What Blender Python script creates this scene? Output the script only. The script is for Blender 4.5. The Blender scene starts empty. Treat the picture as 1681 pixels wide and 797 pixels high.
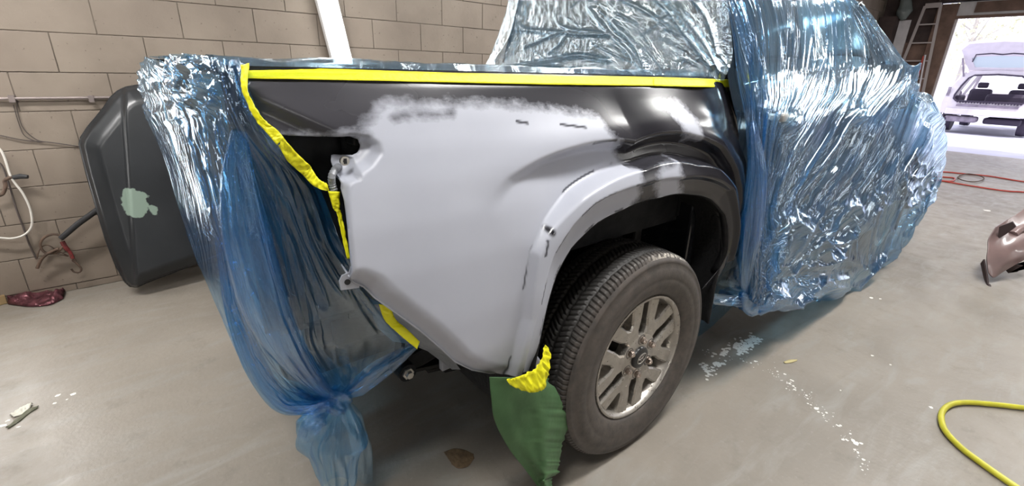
import bpy, bmesh, math, random
import numpy as np
from mathutils import Vector, Matrix
random.seed(4); RNG = np.random.default_rng(7)
S = bpy.context.scene; COL = S.collection
R = math.radians
# ------------------------------------------------------------------ camera
CAM = np.array([-1.2802, -1.7573, 1.3532]); FPX = 770.1
YAW, TILT, ROLL = R(39.34), R(20.281), R(1.5986)
FW = np.array([math.sin(YAW)*math.cos(TILT), math.cos(YAW)*math.cos(TILT), -math.sin(TILT)])
_r = np.array([math.cos(YAW), -math.sin(YAW), 0.]); _u = np.cross(_r, FW)
RT = math.cos(ROLL)*_r + math.sin(ROLL)*_u; UP = -math.sin(ROLL)*_r + math.cos(ROLL)*_u
cd = bpy.data.cameras.new('camera'); cam = bpy.data.objects.new('camera', cd); COL.objects.link(cam)
cam.matrix_world = Matrix(((RT[0], UP[0], -FW[0], CAM[0]), (RT[1], UP[1], -FW[1], CAM[1]), (RT[2], UP[2], -FW[2], CAM[2]), (0, 0, 0, 1)))
cd.sensor_width = 36; cd.lens = FPX/1681*36; cd.clip_start = .02; cd.clip_end = 300
S.camera = cam
# ------------------------------------------------------------------ world, exposure, light
S.view_settings.view_transform = 'Standard'; S.view_settings.look = 'None'
S.view_settings.gamma = 1; S.view_settings.use_curve_mapping = False
S.view_settings.exposure = 0.3
w = bpy.data.worlds.new('sky'); S.world = w; w.use_nodes = True
bg = w.node_tree.nodes['Background']; bg.inputs[0].default_value = (.86, .86, 1, 1); bg.inputs[1].default_value = 2.2
def sun():
    l = bpy.data.lights.new('sun', 'SUN'); l.energy = 3.5; l.angle = R(2); l.color = (1, .95, .88)
    o = bpy.data.objects.new('sun', l); COL.objects.link(o); o.rotation_euler = (R(28), R(-18), R(0))
sun()
TUBE_W = 34.0      # watts of one ceiling fixture

def uproj(px, py): return FW + (px-840.5)/FPX*RT + (398.5-py)/FPX*UP
def PY(px, py, y): d = uproj(px, py); return CAM + d*(y-CAM[1])/d[1]
def PX(px, py, x): d = uproj(px, py); return CAM + d*(x-CAM[0])/d[0]
def PZ(px, py, z=0.): d = uproj(px, py); return CAM + d*(z-CAM[2])/d[2]
def sstep(a, b, x):
    t = np.clip((np.asarray(x, float)-a)/(b-a), 0, 1); return t*t*(3-2*t)
# ------------------------------------------------------------------ numpy noise
_T = RNG.random((256, 256))
def vnoise(x, y, seed=0):
    x = np.asarray(x, float)+seed*17.3; y = np.asarray(y, float)+seed*9.7
    xi = np.floor(x).astype(int); yi = np.floor(y).astype(int); fx = x-xi; fy = y-yi
    fx = fx*fx*(3-2*fx); fy = fy*fy*(3-2*fy)
    g = lambda a, b: _T[a % 256, b % 256]
    return (g(xi, yi)*(1-fx)+g(xi+1, yi)*fx)*(1-fy)+(g(xi, yi+1)*(1-fx)+g(xi+1, yi+1)*fx)*fy
def ridge(x, y, seed=0): return 1-np.abs(2*vnoise(x, y, seed)-1)
def fbm(x, y, seed=0, o=4):
    s = 0; a = .5
    for k in range(o): s = s+a*vnoise(x*2**k, y*2**k, seed+k); a *= .5
    return s
# ------------------------------------------------------------------ materials
def mat(name, col=(.5, .5, .5), rough=.6, metal=0., spec=.5, coat=0., var=0., vscale=8., bump=0., bscale=60., emis=None, es=0., rvar=0., coords='Object'):
    m = bpy.data.materials.new(name); m.use_nodes = True; nt = m.node_tree; b = nt.nodes['Principled BSDF']
    b.inputs['Base Color'].default_value = (*col, 1); b.inputs['Roughness'].default_value = rough
    b.inputs['Metallic'].default_value = metal; b.inputs['Specular IOR Level'].default_value = spec
    b.inputs['Coat Weight'].default_value = coat; b.inputs['Coat Roughness'].default_value = .06
    if emis: b.inputs['Emission Color'].default_value = (*emis, 1); b.inputs['Emission Strength'].default_value = es
    tc = nt.nodes.new('ShaderNodeTexCoord')
    def noise(sc, det=5):
        n = nt.nodes.new('ShaderNodeTexNoise'); n.inputs['Scale'].default_value = sc; n.inputs['Detail'].default_value = det
        nt.links.new(tc.outputs[coords], n.inputs['Vector']); return n
    if var:
        n = noise(vscale); r = nt.nodes.new('ShaderNodeValToRGB')
        r.color_ramp.elements[0].position = .3; r.color_ramp.elements[1].position = .7
        r.color_ramp.elements[0].color = (*[c*(1-var) for c in col], 1); r.color_ramp.elements[1].color = (*[min(1, c*(1+var)) for c in col], 1)
        nt.links.new(n.outputs['Fac'], r.inputs['Fac']); nt.links.new(r.outputs['Color'], b.inputs['Base Color'])
    if rvar:
        n = noise(vscale*1.7); mr = nt.nodes.new('ShaderNodeMapRange'); mr.inputs['From Min'].default_value = .3; mr.inputs['From Max'].default_value = .7
        mr.inputs['To Min'].default_value = max(.02, rough-rvar); mr.inputs['To Max'].default_value = min(1, rough+rvar)
        nt.links.new(n.outputs['Fac'], mr.inputs['Value']); nt.links.new(mr.outputs[0], b.inputs['Roughness'])
    if bump:
        n = noise(bscale); bp = nt.nodes.new('ShaderNodeBump'); bp.inputs['Strength'].default_value = bump; bp.inputs['Distance'].default_value = .01
        nt.links.new(n.outputs['Fac'], bp.inputs['Height']); nt.links.new(bp.outputs[0], b.inputs['Normal'])
    return m
class NT:
    def __init__(s, name):
        s.m = bpy.data.materials.new(name); s.m.use_nodes = True; s.t = s.m.node_tree; s.t.nodes.clear()
        s.out = s.n('OutputMaterial')
    def n(s, ty, **kw):
        nd = s.t.nodes.new('ShaderNode'+ty)
        for k, v in kw.items():
            if k.startswith('_'): setattr(nd, k[1:], v)
            else:
                key = k.replace('__', ' ')
                nd.inputs[int(key[1:]) if key[0] == 'i' and key[1:].isdigit() else key].default_value = v
        return nd
    def l(s, a, b): s.t.links.new(a, b)
    def math(s, op, a, b=None, clamp=False):
        nd = s.t.nodes.new('ShaderNodeMath'); nd.operation = op; nd.use_clamp = clamp
        for i, v in enumerate((a, b)):
            if v is None: continue
            if isinstance(v, (int, float)): nd.inputs[i].default_value = v
            else: s.l(v, nd.inputs[i])
        return nd.outputs[0]
    def mix(s, f, a, b):
        nd = s.t.nodes.new('ShaderNodeMix'); nd.data_type = 'RGBA'
        for i, v in ((0, f), (6, a), (7, b)):
            if isinstance(v, (int, float)): nd.inputs[i].default_value = v
            elif isinstance(v, tuple): nd.inputs[i].default_value = (*v, 1)
            else: s.l(v, nd.inputs[i])
        return nd.outputs[2]
    def rng(s, v, a, b, c=0., d=1.):
        nd = s.t.nodes.new('ShaderNodeMapRange'); s.l(v, nd.inputs[0])
        for i, q in enumerate((a, b, c, d)): nd.inputs[i+1].default_value = q
        return nd.outputs[0]
    def attr(s, name): nd = s.n('Attribute', _attribute_name=name); return nd.outputs['Fac']
    def noise(s, vec, sc, det=5, rough=.5, dist=0.):
        nd = s.n('TexNoise', Scale=sc, Detail=det, Roughness=rough, Distortion=dist); s.l(vec, nd.inputs['Vector']); return nd.outputs['Fac']
    def mapping(s, vec, sc, rot=(0, 0, 0)):
        nd = s.n('Mapping', Scale=sc, Rotation=rot); s.l(vec, nd.inputs['Vector']); return nd.outputs[0]

M = {}
M['black_paint'] = mat('black_paint', (.012, .013, .016), .16, spec=.6, coat=.5)
M['dull_black'] = mat('dull_black', (.010, .010, .011), .6, spec=.2, var=.5, vscale=20, bump=.25, bscale=40)
M['chassis'] = mat('chassis', (.02, .019, .018), .6, spec=.25, var=.6, vscale=18, bump=.4, bscale=55)
M['liner'] = mat('liner', (.009, .009, .01), .7, bump=.5, bscale=80)
M['zinc'] = mat('zinc', (.5, .48, .44), .35, .9, var=.2, vscale=30)
M['rust'] = mat('rust', (.095, .06, .042), .8, var=.5, vscale=25, bump=.5)
M['primer_plain'] = mat('primer_plain', (.35, .36, .40), .42, var=.08, vscale=30, bump=.05)
M['grey_steel'] = mat('grey_steel', (.26, .27, .29), .4, .2, var=.2, vscale=25, bump=.1)
M['conduit'] = mat('conduit', (.12, .12, .125), .55, bump=.3)
M['alloy'] = mat('alloy', (.40, .375, .34), .34, .75, var=.12, vscale=40, rvar=.1)
M['alloy_dark'] = mat('alloy_dark', (.09, .085, .08), .5, .6, var=.3)
M['nut'] = mat('nut', (.5, .42, .37), .25, 1.)
M['cap_black'] = mat('cap_black', (.012, .012, .013), .3)
M['glass_dark'] = mat('glass_dark', (.03, .04, .045), .06, spec=.8)
M['mortar'] = mat('mortar', (.17, .142, .116), .9, var=.3, vscale=12, bump=.5, bscale=90)
M['concrete_out'] = mat('concrete_out', (.46, .46, .55), .7, var=.12, vscale=2, bump=.1)
M['wood'] = mat('wood', (.14, .085, .065), .7, var=.35, vscale=6, bump=.3)
M['dark_wood'] = mat('dark_wood', (.05, .032, .03), .75, var=.4, vscale=5)
M['white_plank'] = mat('white_plank', (.55, .53, .55), .6, var=.1)
M['aluminium'] = mat('aluminium', (.42, .38, .38), .4, .6)
M['ceil'] = mat('ceil', (.42, .40, .38), .85, var=.15, vscale=2)
M['wall_plain'] = mat('wall_plain', (.22, .20, .18), .85, var=.15, vscale=3, bump=.2)
M['lamp_white'] = mat('lamp_white', (.8, .8, .8), .4)
M['tube_glow'] = mat('tube_glow', (1, 1, 1), .4, emis=(1, .985, .96), es=9.)
M['white_cord'] = mat('white_cord', (.6, .57, .52), .5)
M['black_rubber'] = mat('black_rubber', (.02, .02, .022), .55)
M['dark_cord'] = mat('dark_cord', (.07, .055, .05), .6)
M['red_cord'] = mat('red_cord', (.42, .05, .035), .45)
M['yellow_hose'] = mat('yellow_hose', (.46, .43, .03), .38, var=.15, vscale=20)
M['conduit_wall'] = mat('conduit_wall', (.24, .2, .19), .45, .3, var=.2)
M['suv_white'] = mat('suv_white', (.62, .58, .62), .35, var=.06)
M['suv_dark'] = mat('suv_dark', (.035, .025, .05), .6)
M['suv_mid'] = mat('suv_mid', (.22, .19, .24), .6, var=.3)
M['leaf'] = mat('leaf', (.68, .68, .48), .7, var=.4, vscale=1.5)
M['bark'] = mat('bark', (.45, .42, .40), .8)
M['mauve'] = mat('mauve', (.17, .115, .11), .33, var=.2, vscale=6, coat=.2)
M['mauve_dark'] = mat('mauve_dark', (.035, .02, .02), .6)
M['foil'] = mat('foil', (.13, .045, .055), .3, .6, var=.6, vscale=40, bump=.6)
M['card'] = mat('card', (.28, .19, .09), .8)
M['scrap'] = mat('scrap', (.62, .60, .52), .7, var=.15, vscale=30)
M['scrap_dark'] = mat('scrap_dark', (.12, .12, .08), .7)
M['paint_white'] = mat('paint_white', (.70, .68, .64), .6)
M['leaf_brown'] = mat('leaf_brown', (.13, .085, .045), .85, var=.4, vscale=60, bump=.4)
M['tape'] = mat('tape', (.80, .76, .005), .5, var=.05, vscale=30, bump=.25, bscale=70)
M['seam_sealer'] = mat('seam_sealer', (.55, .56, .57), .5, bump=.4)
def mk_paper():
    t = NT('green_paper'); tc = t.n('TexCoord'); v = tc.outputs['Object']
    n = t.noise(v, 14, 3); n2 = t.noise(v, 90, 2)
    c = t.mix(t.rng(n, .3, .7), (.035, .095, .032), (.055, .125, .046))
    b = t.n('BsdfPrincipled', Roughness=.6); t.l(c, b.inputs['Base Color'])
    bp = t.n('Bump', Strength=.3, Distance=.01); t.l(t.math('ADD', n, t.math('MULTIPLY', n2, .1)), bp.inputs['Height']); t.l(bp.outputs[0], b.inputs['Normal'])
    t.l(b.outputs[0], t.out.inputs[0]); return t.m
M['green_paper'] = mk_paper()
def mk_block():
    t = NT('painted_block'); tc = t.n('TexCoord'); g = t.n('NewGeometry'); oi = t.n('ObjectInfo'); pos = g.outputs['Position']
    n = t.noise(pos, 3.2, 6); n2 = t.noise(pos, 28, 6, .65); n3 = t.noise(pos, 1.3, 4)
    c = t.mix(t.rng(n, .3, .7), (.20, .162, .128), (.275, .228, .183))
    c = t.mix(t.math('MULTIPLY', oi.outputs['Random'], .3), c, (.23, .185, .15))
    sp = t.n('SeparateXYZ'); t.l(pos, sp.inputs[0])
    low = t.rng(sp.outputs['Z'], .55, .05)                       # grime that built up near the floor
    grime = t.math('MULTIPLY', low, t.rng(n3, .35, .6), True)
    c = t.mix(t.math('MULTIPLY', grime, .75), c, (.11, .075, .05))
    spots = t.rng(t.noise(pos, 45, 2), .71, .74)
    c = t.mix(t.math('MULTIPLY', spots, .6), c, (.10, .07, .055))
    b = t.n('BsdfPrincipled', Roughness=.62); t.l(c, b.inputs['Base Color'])
    bp = t.n('Bump', Strength=.35, Distance=.006); t.l(t.math('ADD', n2, t.math('MULTIPLY', n, .8)), bp.inputs['Height']); t.l(bp.outputs[0], b.inputs['Normal'])
    t.l(b.outputs[0], t.out.inputs[0]); return t.m
M['block'] = mk_block()
def mk_floor():
    t = NT('worn_concrete'); tc = t.n('TexCoord'); v = tc.outputs['Object']
    n = t.noise(v, 1.1, 8, .6, .6); n2 = t.noise(v, 7, 8, .65); n3 = t.noise(v, 60, 4); n4 = t.noise(t.mapping(v, (1.2, 5, 1), (0, 0, R(25))), 2.2, 6, .6, .8)
    c = t.mix(t.rng(n, .32, .68), (.185, .163, .136), (.262, .233, .198))
    c = t.mix(t.rng(n4, .5, .75), c, (.26, .245, .22))
    c = t.mix(t.math('MULTIPLY', t.rng(n2, .58, .75), .5), c, (.13, .115, .095))
    c = t.mix(t.math('MULTIPLY', t.rng(n3, .62, .72), .25), c, (.33, .31, .28))
    sp = t.noise(v, 130, 1); c = t.mix(t.math('MULTIPLY', t.rng(sp, .76, .79), .6), c, (.06, .05, .04))
    b = t.n('BsdfPrincipled'); t.l(c, b.inputs['Base Color']); t.l(t.rng(n2, .3, .7, .34, .58), b.inputs['Roughness'])
    bp = t.n('Bump', Strength=.22, Distance=.008); t.l(t.math('ADD', t.math('MULTIPLY', n3, .5), n2), bp.inputs['Height']); t.l(bp.outputs[0], b.inputs['Normal'])
    t.l(b.outputs[0], t.out.inputs[0]); return t.m
M['floor'] = mk_floor()
def mk_panel():
    # black clear-coated steel, sanded and primed grey where attribute "primer" > 0 (cm from the primer's edge)
    t = NT('primed_and_black_paint'); tc = t.n('TexCoord'); v = tc.outputs['Object']
    a = t.attr('primer'); s = t.attr('soft')
    n = t.noise(v, 26, 6, .6); n2 = t.noise(t.mapping(v, (1, 1, 2.4)), 60, 4)
    d = t.math('ADD', a, t.math('MULTIPLY', t.math('SUBTRACT', n, .5), 4.2))
    d = t.math('ADD', d, t.math('MULTIPLY', t.math('SUBTRACT', n2, .5), 1.6))
    f = t.math('ADD', t.math('DIVIDE', d, 3.0), .5, True)
    chip = t.attr('chip'); f = t.math('MULTIPLY', f, t.math('SUBTRACT', 1, chip, True))
    big = t.noise(v, 4, 4)
    pc = t.mix(t.rng(big, .3, .7), (.385, .40, .46), (.425, .44, .50))
    haze = t.attr('haze')                                  # sanding haze left on the black
    bc = t.mix(haze, (.012, .012, .016), (.075, .073, .085))
    c = t.mix(f, bc, pc)
    b = t.n('BsdfPrincipled', Coat__Roughness=.08); t.l(c, b.inputs['Base Color'])
    rb = t.math('ADD', .13, t.math('MULTIPLY', haze, .3))
    ro = t.n('Mix'); t.l(f, ro.inputs[0]); t.l(rb, ro.inputs[2]); ro.inputs[3].default_value = .36; t.l(ro.outputs[0], b.inputs['Roughness'])
    bp = t.n('Bump', Strength=.05, Distance=.004); t.l(t.noise(v, 11, 2), bp.inputs['Height']); t.l(bp.outputs[0], b.inputs['Normal'])
    t.l(b.outputs[0], t.out.inputs[0]); return t.m
M['panel'] = mk_panel()
def mk_film(name, tint, blue, base=.2, dens=.8, gl=.35, bs=1.0, us=24., vs=2.2, rough=.13, mil=(.45, .72, .92), crk=.3, s2=.25):
    # thin masking film: clear tinted skin, denser where it is gathered ("density"), glossy, finely creased along v
    t = NT(name); uv = t.n('UVMap').outputs[0]
    a = t.attr('density')
    st = t.noise(t.mapping(uv, (us, vs, 1)), 1., 3, .5, .25)
    st2 = t.noise(t.mapping(uv, (us*3, vs*5, 1)), 1., 2, .5, .3)
    cr = t.noise(uv, 26., 6, .6, 1.5)
    r1 = t.math('SUBTRACT', 1, t.math('ABSOLUTE', t.math('SUBTRACT', t.math('MULTIPLY', st, 2), 1)))
    r2 = t.math('SUBTRACT', 1, t.math('ABSOLUTE', t.math('SUBTRACT', t.math('MULTIPLY', cr, 2), 1)))
    h = t.math('ADD', t.math('ADD', t.math('MULTIPLY', r1, 1.0), t.math('MULTIPLY', st2, s2)), t.math('MULTIPLY', r2, crk))
    h = t.math('MULTIPLY', h, t.math('SUBTRACT', 1, t.attr('taut'), True))
    bp = t.n('Bump', Strength=bs, Distance=.012); t.l(h, bp.inputs['Height'])
    tr = t.n('BsdfTransparent', Color=(*tint, 1))
    body = t.mix(t.rng(t.math('MULTIPLY', r1, t.math('ADD', a, .35)), .55, 1.1), blue, mil); body = t.mix(t.attr('pale'), body, (.52, .64, .70))
    df = t.n('BsdfDiffuse'); t.l(body, df.inputs[0]); t.l(bp.outputs[0], df.inputs['Normal'])
    tl = t.n('BsdfTranslucent'); t.l(body, tl.inputs[0])
    dd = t.n('MixShader', i0=.45); t.l(df.outputs[0], dd.inputs[1]); t.l(tl.outputs[0], dd.inputs[2])
    fac = t.math('ADD', t.math('MULTIPLY', a, dens), t.math('MULTIPLY', t.rng(r1, .55, 1.), base), True)
    m1 = t.n('MixShader'); t.l(fac, m1.inputs[0]); t.l(tr.outputs[0], m1.inputs[1]); t.l(dd.outputs[0], m1.inputs[2])
    gs = t.n('BsdfGlossy', Roughness=rough, Color=(.86, .95, 1, 1)); t.l(bp.outputs[0], gs.inputs['Normal'])
    lw = t.n('LayerWeight', Blend=.35); t.l(bp.outputs[0], lw.inputs['Normal'])
    gf = t.math('ADD', t.math('MULTIPLY', lw.outputs['Facing'], .5), gl*.5, True)
    m2 = t.n('MixShader'); t.l(gf, m2.inputs[0]); t.l(m1.outputs[0], m2.inputs[1]); t.l(gs.outputs[0], m2.inputs[2])
    t.l(m2.outputs[0], t.out.inputs[0]); return t.m
M['film'] = mk_film('blue_masking_film', (.58, .80, .93), (.02, .33, .88), base=.18, dens=.95, gl=.34, us=30, vs=.8, crk=.0, s2=.10, rough=.14, mil=(.22, .58, .88))
M['film_back'] = mk_film('blue_film_over_window', (.80, .90, .95), (.05, .38, .78), base=.10, dens=.9, gl=.44, us=9, vs=5, bs=.7, rough=.14)
M['film_bag'] = mk_film('blue_film_on_tailgate', (.50, .76, .93), (.02, .34, .90), base=.12, dens=.95, gl=.16, us=14, vs=1.6, bs=.8, crk=.1, rough=.11, mil=(.22, .58, .88))
def mk_tyre():
    t = NT('tyre_rubber'); tc = t.n('TexCoord'); v = tc.outputs['Object']; g = t.attr('dust'); ch = t.attr('chalk')
    n = t.noise(v, 30, 6, .65)
    c = t.mix(t.math('MULTIPLY', g, t.rng(n, .2, .7)), (.022, .021, .020), (.085, .07, .06))
    c = t.mix(t.math('MULTIPLY', ch, t.rng(t.noise(v, 55, 5, .7), .47, .52)), c, (.48, .44, .38))
    b = t.n('BsdfPrincipled', Roughness=.55); t.l(c, b.inputs['Base Color'])
    bp = t.n('Bump', Strength=.15, Distance=.003); t.l(t.noise(v, 160, 3), bp.inputs['Height']); t.l(bp.outputs[0], b.inputs['Normal'])
    t.l(b.outputs[0], t.out.inputs[0]); return t.m
M['tyre'] = mk_tyre()
def mk_hood():
    t = NT('dusty_dark_hood'); a = t.attr('patch'); tc = t.n('TexCoord'); v = tc.outputs['Object']
    n = t.noise(v, 5, 5); n2 = t.noise(v, 22, 5, .6)
    f = t.math('ADD', t.math('MULTIPLY', t.math('ADD', a, t.math('MULTIPLY', t.math('SUBTRACT', n2, .5), 6)), 2.), .5, True)
    c = t.mix(t.rng(n, .3, .7), (.014, .016, .018), (.022, .024, .027)); c = t.mix(f, c, (.21, .28, .23))
    b = t.n('BsdfPrincipled', Roughness=.33); t.l(c, b.inputs['Base Color']); t.l(t.rng(f, 0, 1, .3, .7), b.inputs['Roughness'])
    t.l(b.outputs[0], t.out.inputs[0]); return t.m
M['hood'] = mk_hood()

# ------------------------------------------------------------------ object helpers
def link(name, me, m=None, parent=None):
    o = bpy.data.objects.new(name, me); COL.objects.link(o)
    if m is not None: me.materials.append(m if not isinstance(m, str) else M[m])
    if parent is not None: o.parent = parent
    return o
def mesh(name, verts, faces, m=None, parent=None, smooth=False):
    me = bpy.data.meshes.new(name); me.from_pydata([tuple(map(float, v)) for v in verts], [], faces); me.update()
    if smooth: me.shade_smooth()
    return link(name, me, m, parent)
def tag(o, label, cat, group=None, kind=None):
    o['label'] = label; o['category'] = cat
    if group: o['group'] = group
    if kind: o['kind'] = kind
    return o
def thing(name, label, cat, loc=(0, 0, 0), rz=0., group=None):
    o = bpy.data.objects.new(name, None); COL.objects.link(o); o.location = loc; o.rotation_euler = (0, 0, rz)
    o.empty_display_size = .05
    return tag(o, label, cat, group)
class MB:
    def __init__(s): s.v = []; s.f = []
    def add(s, v, f):
        k = len(s.v); s.v += [tuple(map(float, p)) for p in v]; s.f += [tuple(i+k for i in q) for q in f]; return s
    def box(s, lo, hi, mtx=None):
        v = [(x, y, z) for x in (lo[0], hi[0]) for y in (lo[1], hi[1]) for z in (lo[2], hi[2])]
        if mtx is not None: v = [tuple(mtx @ Vector(p)) for p in v]
        return s.add(v, [(0, 1, 3, 2), (4, 6, 7, 5), (0, 4, 5, 1), (2, 3, 7, 6), (0, 2, 6, 4), (1, 5, 7, 3)])
    def bar(s, a, b, w, h=None, up=(0, 0, 1)):
        a = Vector(a); b = Vector(b); d = b-a; L = d.length; d.normalize(); u = Vector(up)
        if abs(d.dot(u)) > .98: u = Vector((1, 0, 0))
        x = d.cross(u).normalized(); y = x.cross(d); h = h or w
        mt = Matrix(((d.x, x.x, y.x, a.x), (d.y, x.y, y.y, a.y), (d.z, x.z, y.z, a.z), (0, 0, 0, 1)))
        return s.box((0, -w/2, -h/2), (L, w/2, h/2), mt)
    def tube(s, pts, r, n=10, closed=False, cap=True):
        P = [Vector(p) for p in pts]; N = len(P); rr = r if hasattr(r, '__len__') else [r]*N
        t0 = (P[1]-P[0]).normalized(); u = t0.orthogonal().normalized(); V = []
        for i in range(N):
            t = (P[min(i+1, N-1)]-P[max(i-1, 0)]) if not closed else (P[(i+1) % N]-P[i-1])
            t = t.normalized(); u = (u-t*u.dot(t)).normalized(); w_ = t.cross(u)
            V += [P[i]+(u*math.cos(2*math.pi*k/n)+w_*math.sin(2*math.pi*k/n))*rr[i] for k in range(n)]
        F = []
        for i in range(N if closed else N-1):
            j = (i+1) % N
            F += [(i*n+k, i*n+(k+1) % n, j*n+(k+1) % n, j*n+k) for k in range(n)]
        if cap and not closed: F += [tuple(range(n))[::-1], tuple((N-1)*n+k for k in range(n))]
        return s.add(V, F)
    def lathe(s, prof, c, axis='y', n=48, a0=0, a1=2*math.pi):
        # prof = [(radius, along)], axis through c
        full = abs(a1-a0-2*math.pi) < 1e-6; m = n if full else n+1; V = []
        for k in range(m):
            a = a0+(a1-a0)*k/n
            for r, h in prof:
                if axis == 'y': V.append((c[0]+r*math.cos(a), c[1]+h, c[2]+r*math.sin(a)))
                elif axis == 'z': V.append((c[0]+r*math.cos(a), c[1]+r*math.sin(a), c[2]+h))
                else: V.append((c[0]+h, c[1]+r*math.cos(a), c[2]+r*math.sin(a)))
        q = len(prof); F = []
        for k in range(n):
            k2 = (k+1) % m
            F += [(k*q+i, k*q+i+1, k2*q+i+1, k2*q+i) for i in range(q-1)]
        return s.add(V, F)
    def build(s, name, m, parent=None, smooth=False, bevel=0.):
        me = bpy.data.meshes.new(name); me.from_pydata(s.v, [], s.f); me.update()
        bm = bmesh.new(); bm.from_mesh(me); bmesh.ops.recalc_face_normals(bm, faces=bm.faces)
        if bevel:
            es = [e for e in bm.edges if len(e.link_faces) == 2 and e.calc_face_angle(0) > .6]
            bmesh.ops.bevel(bm, geom=es, offset=bevel, segments=2, affect='EDGES', profile=.5)
        bm.to_mesh(me); bm.free()
        if smooth:
            me.shade_smooth(); me.set_sharp_from_angle(angle=R(38))
        return link(name, me, m, parent)
def grid(name, X, m=None, parent=None, attrs={}, uv=None, keep=None, smooth=True, closed_u=False):
    """X (nv,nu,3) array -> quad mesh with float attributes and uv"""
    nv, nu = X.shape[:2]; idx = np.arange(nv*nu).reshape(nv, nu)
    if closed_u: idx = np.concatenate([idx, idx[:, :1]], 1)
    F = np.stack([idx[:-1, :-1], idx[:-1, 1:], idx[1:, 1:], idx[1:, :-1]], -1)
    F = F[keep] if keep is not None else F.reshape(-1, 4)
    V = X.reshape(-1, 3); used = np.zeros(len(V), bool); used[F] = True; re = np.cumsum(used)-1
    V2 = V[used]; F2 = re[F]
    me = bpy.data.meshes.new(name)
    me.vertices.add(len(V2)); me.vertices.foreach_set('co', V2.astype(np.float32).ravel())
    me.loops.add(F2.size); me.loops.foreach_set('vertex_index', F2.astype(np.int32).ravel())
    me.polygons.add(len(F2)); me.polygons.foreach_set('loop_start', np.arange(0, F2.size, 4, dtype=np.int32))
    me.update(calc_edges=True); me.validate()
    if smooth: me.shade_smooth()
    for k, a in attrs.items():
        at = me.attributes.new(k, 'FLOAT', 'POINT'); at.data.foreach_set('value', np.asarray(a, float).reshape(-1)[used].astype(np.float32))
    if uv is not None:
        l = me.uv_layers.new(name='UVMap'); U = uv.reshape(-1, 2)[used]
        l.data.foreach_set('uv', U[F2.ravel()].astype(np.float32).ravel())
    return link(name, me, m, parent)
def catmull_at(P, t, axis=0):
    P = np.moveaxis(np.asarray(P, float), axis, 0); k = len(P)
    i = np.clip(np.floor(t).astype(int), 0, k-2); f = (t-i).reshape((-1,)+(1,)*(P.ndim-1))
    Q = np.concatenate([2*P[:1]-P[1:2], P, 2*P[-1:]-P[-2:-1]]); a, b, c, d = Q[i], Q[i+1], Q[i+2], Q[i+3]
    return np.moveaxis(.5*((2*b)+(-a+c)*f+(2*a-5*b+4*c-d)*f*f+(-a+3*b-3*c+d)*f**3), 0, axis)
def catmull(P, n, axis=0):
    """P sampled with n points along axis through all control points"""
    P = np.moveaxis(np.asarray(P, float), axis, 0); k = len(P)
    t = np.linspace(0, k-1, n); i = np.clip(np.floor(t).astype(int), 0, k-2); f = (t-i).reshape((-1,)+(1,)*(P.ndim-1))
    Q = np.concatenate([2*P[:1]-P[1:2], P, 2*P[-1:]-P[-2:-1]])
    a, b, c, d = Q[i], Q[i+1], Q[i+2], Q[i+3]
    o = .5*((2*b)+(-a+c)*f+(2*a-5*b+4*c-d)*f*f+(-a+3*b-3*c+d)*f**3)
    return np.moveaxis(o, 0, axis)
def surf(ctrl, nv, nu): return catmull(catmull(np.array(ctrl, float), nv, 0), nu, 1)
def normals(X):
    du = np.gradient(X, axis=1); dv = np.gradient(X, axis=0); n = np.cross(du, dv)
    return n/np.maximum(np.linalg.norm(n, axis=-1, keepdims=True), 1e-9)
def spline(pts, n=60): return [tuple(p) for p in catmull(np.array(pts, float), n)]
def inpoly(x, z, poly):
    x = np.asarray(x); z = np.asarray(z); c = np.zeros(x.shape, bool); P = np.asarray(poly)
    for i in range(len(P)):
        x1, z1 = P[i-1]; x2, z2 = P[i]
        if z1 == z2: continue
        t = ((z1 > z) != (z2 > z)) & (x < (x2-x1)*(z-z1)/(z2-z1)+x1); c ^= t
    return c
def segdist(x, z, line, closed=False):
    P = np.asarray(line, float); d = np.full(np.shape(x), 1e9); qx = np.zeros(np.shape(x)); qz = np.zeros(np.shape(x))
    rngi = range(len(P)) if closed else range(1, len(P))
    for i in rngi:
        a = P[i-1]; b = P[i]; ab = b-a; L = max(ab@ab, 1e-12)
        t = np.clip(((x-a[0])*ab[0]+(z-a[1])*ab[1])/L, 0, 1); cx = a[0]+t*ab[0]; cz = a[1]+t*ab[1]
        dd = np.hypot(x-cx, z-cz); k = dd < d
        d = np.where(k, dd, d); qx = np.where(k, cx, qx); qz = np.where(k, cz, qz)
    return d, qx, qz
def sdpoly(x, z, poly):
    d, _, _ = segdist(x, z, poly, True); return np.where(inpoly(x, z, poly), d, -d)

# ================================================================== SETTING
WY = 1.973; XF = 12.0; CEIL = 3.5; YR = -6.0; XB = -5.0
def struct(o): o['kind'] = 'structure'; return o
f = MB().add([(XB, YR, 0), (XF, YR, 0), (XF, WY+.2, 0), (XB, WY+.2, 0)], [(0, 1, 2, 3)]).build('floor', 'floor'); struct(f)
g = MB().add([(XF, -30, -.02), (60, -30, -.02), (60, 30, -.02), (XF, 30, -.02)], [(0, 1, 2, 3)]).build('ground_outside', 'concrete_out'); struct(g)
struct(MB().box((XB, YR, CEIL), (XF, WY+.2, CEIL+.1)).build('ceiling', 'ceil'))
struct(MB().box((XB-.1, YR, 0), (XB, WY+.2, CEIL)).build('wall_back', 'wall_plain'))
struct(MB().box((XB, YR-.1, 0), (XF, YR, CEIL)).build('wall_right', 'wall_plain'))
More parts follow.
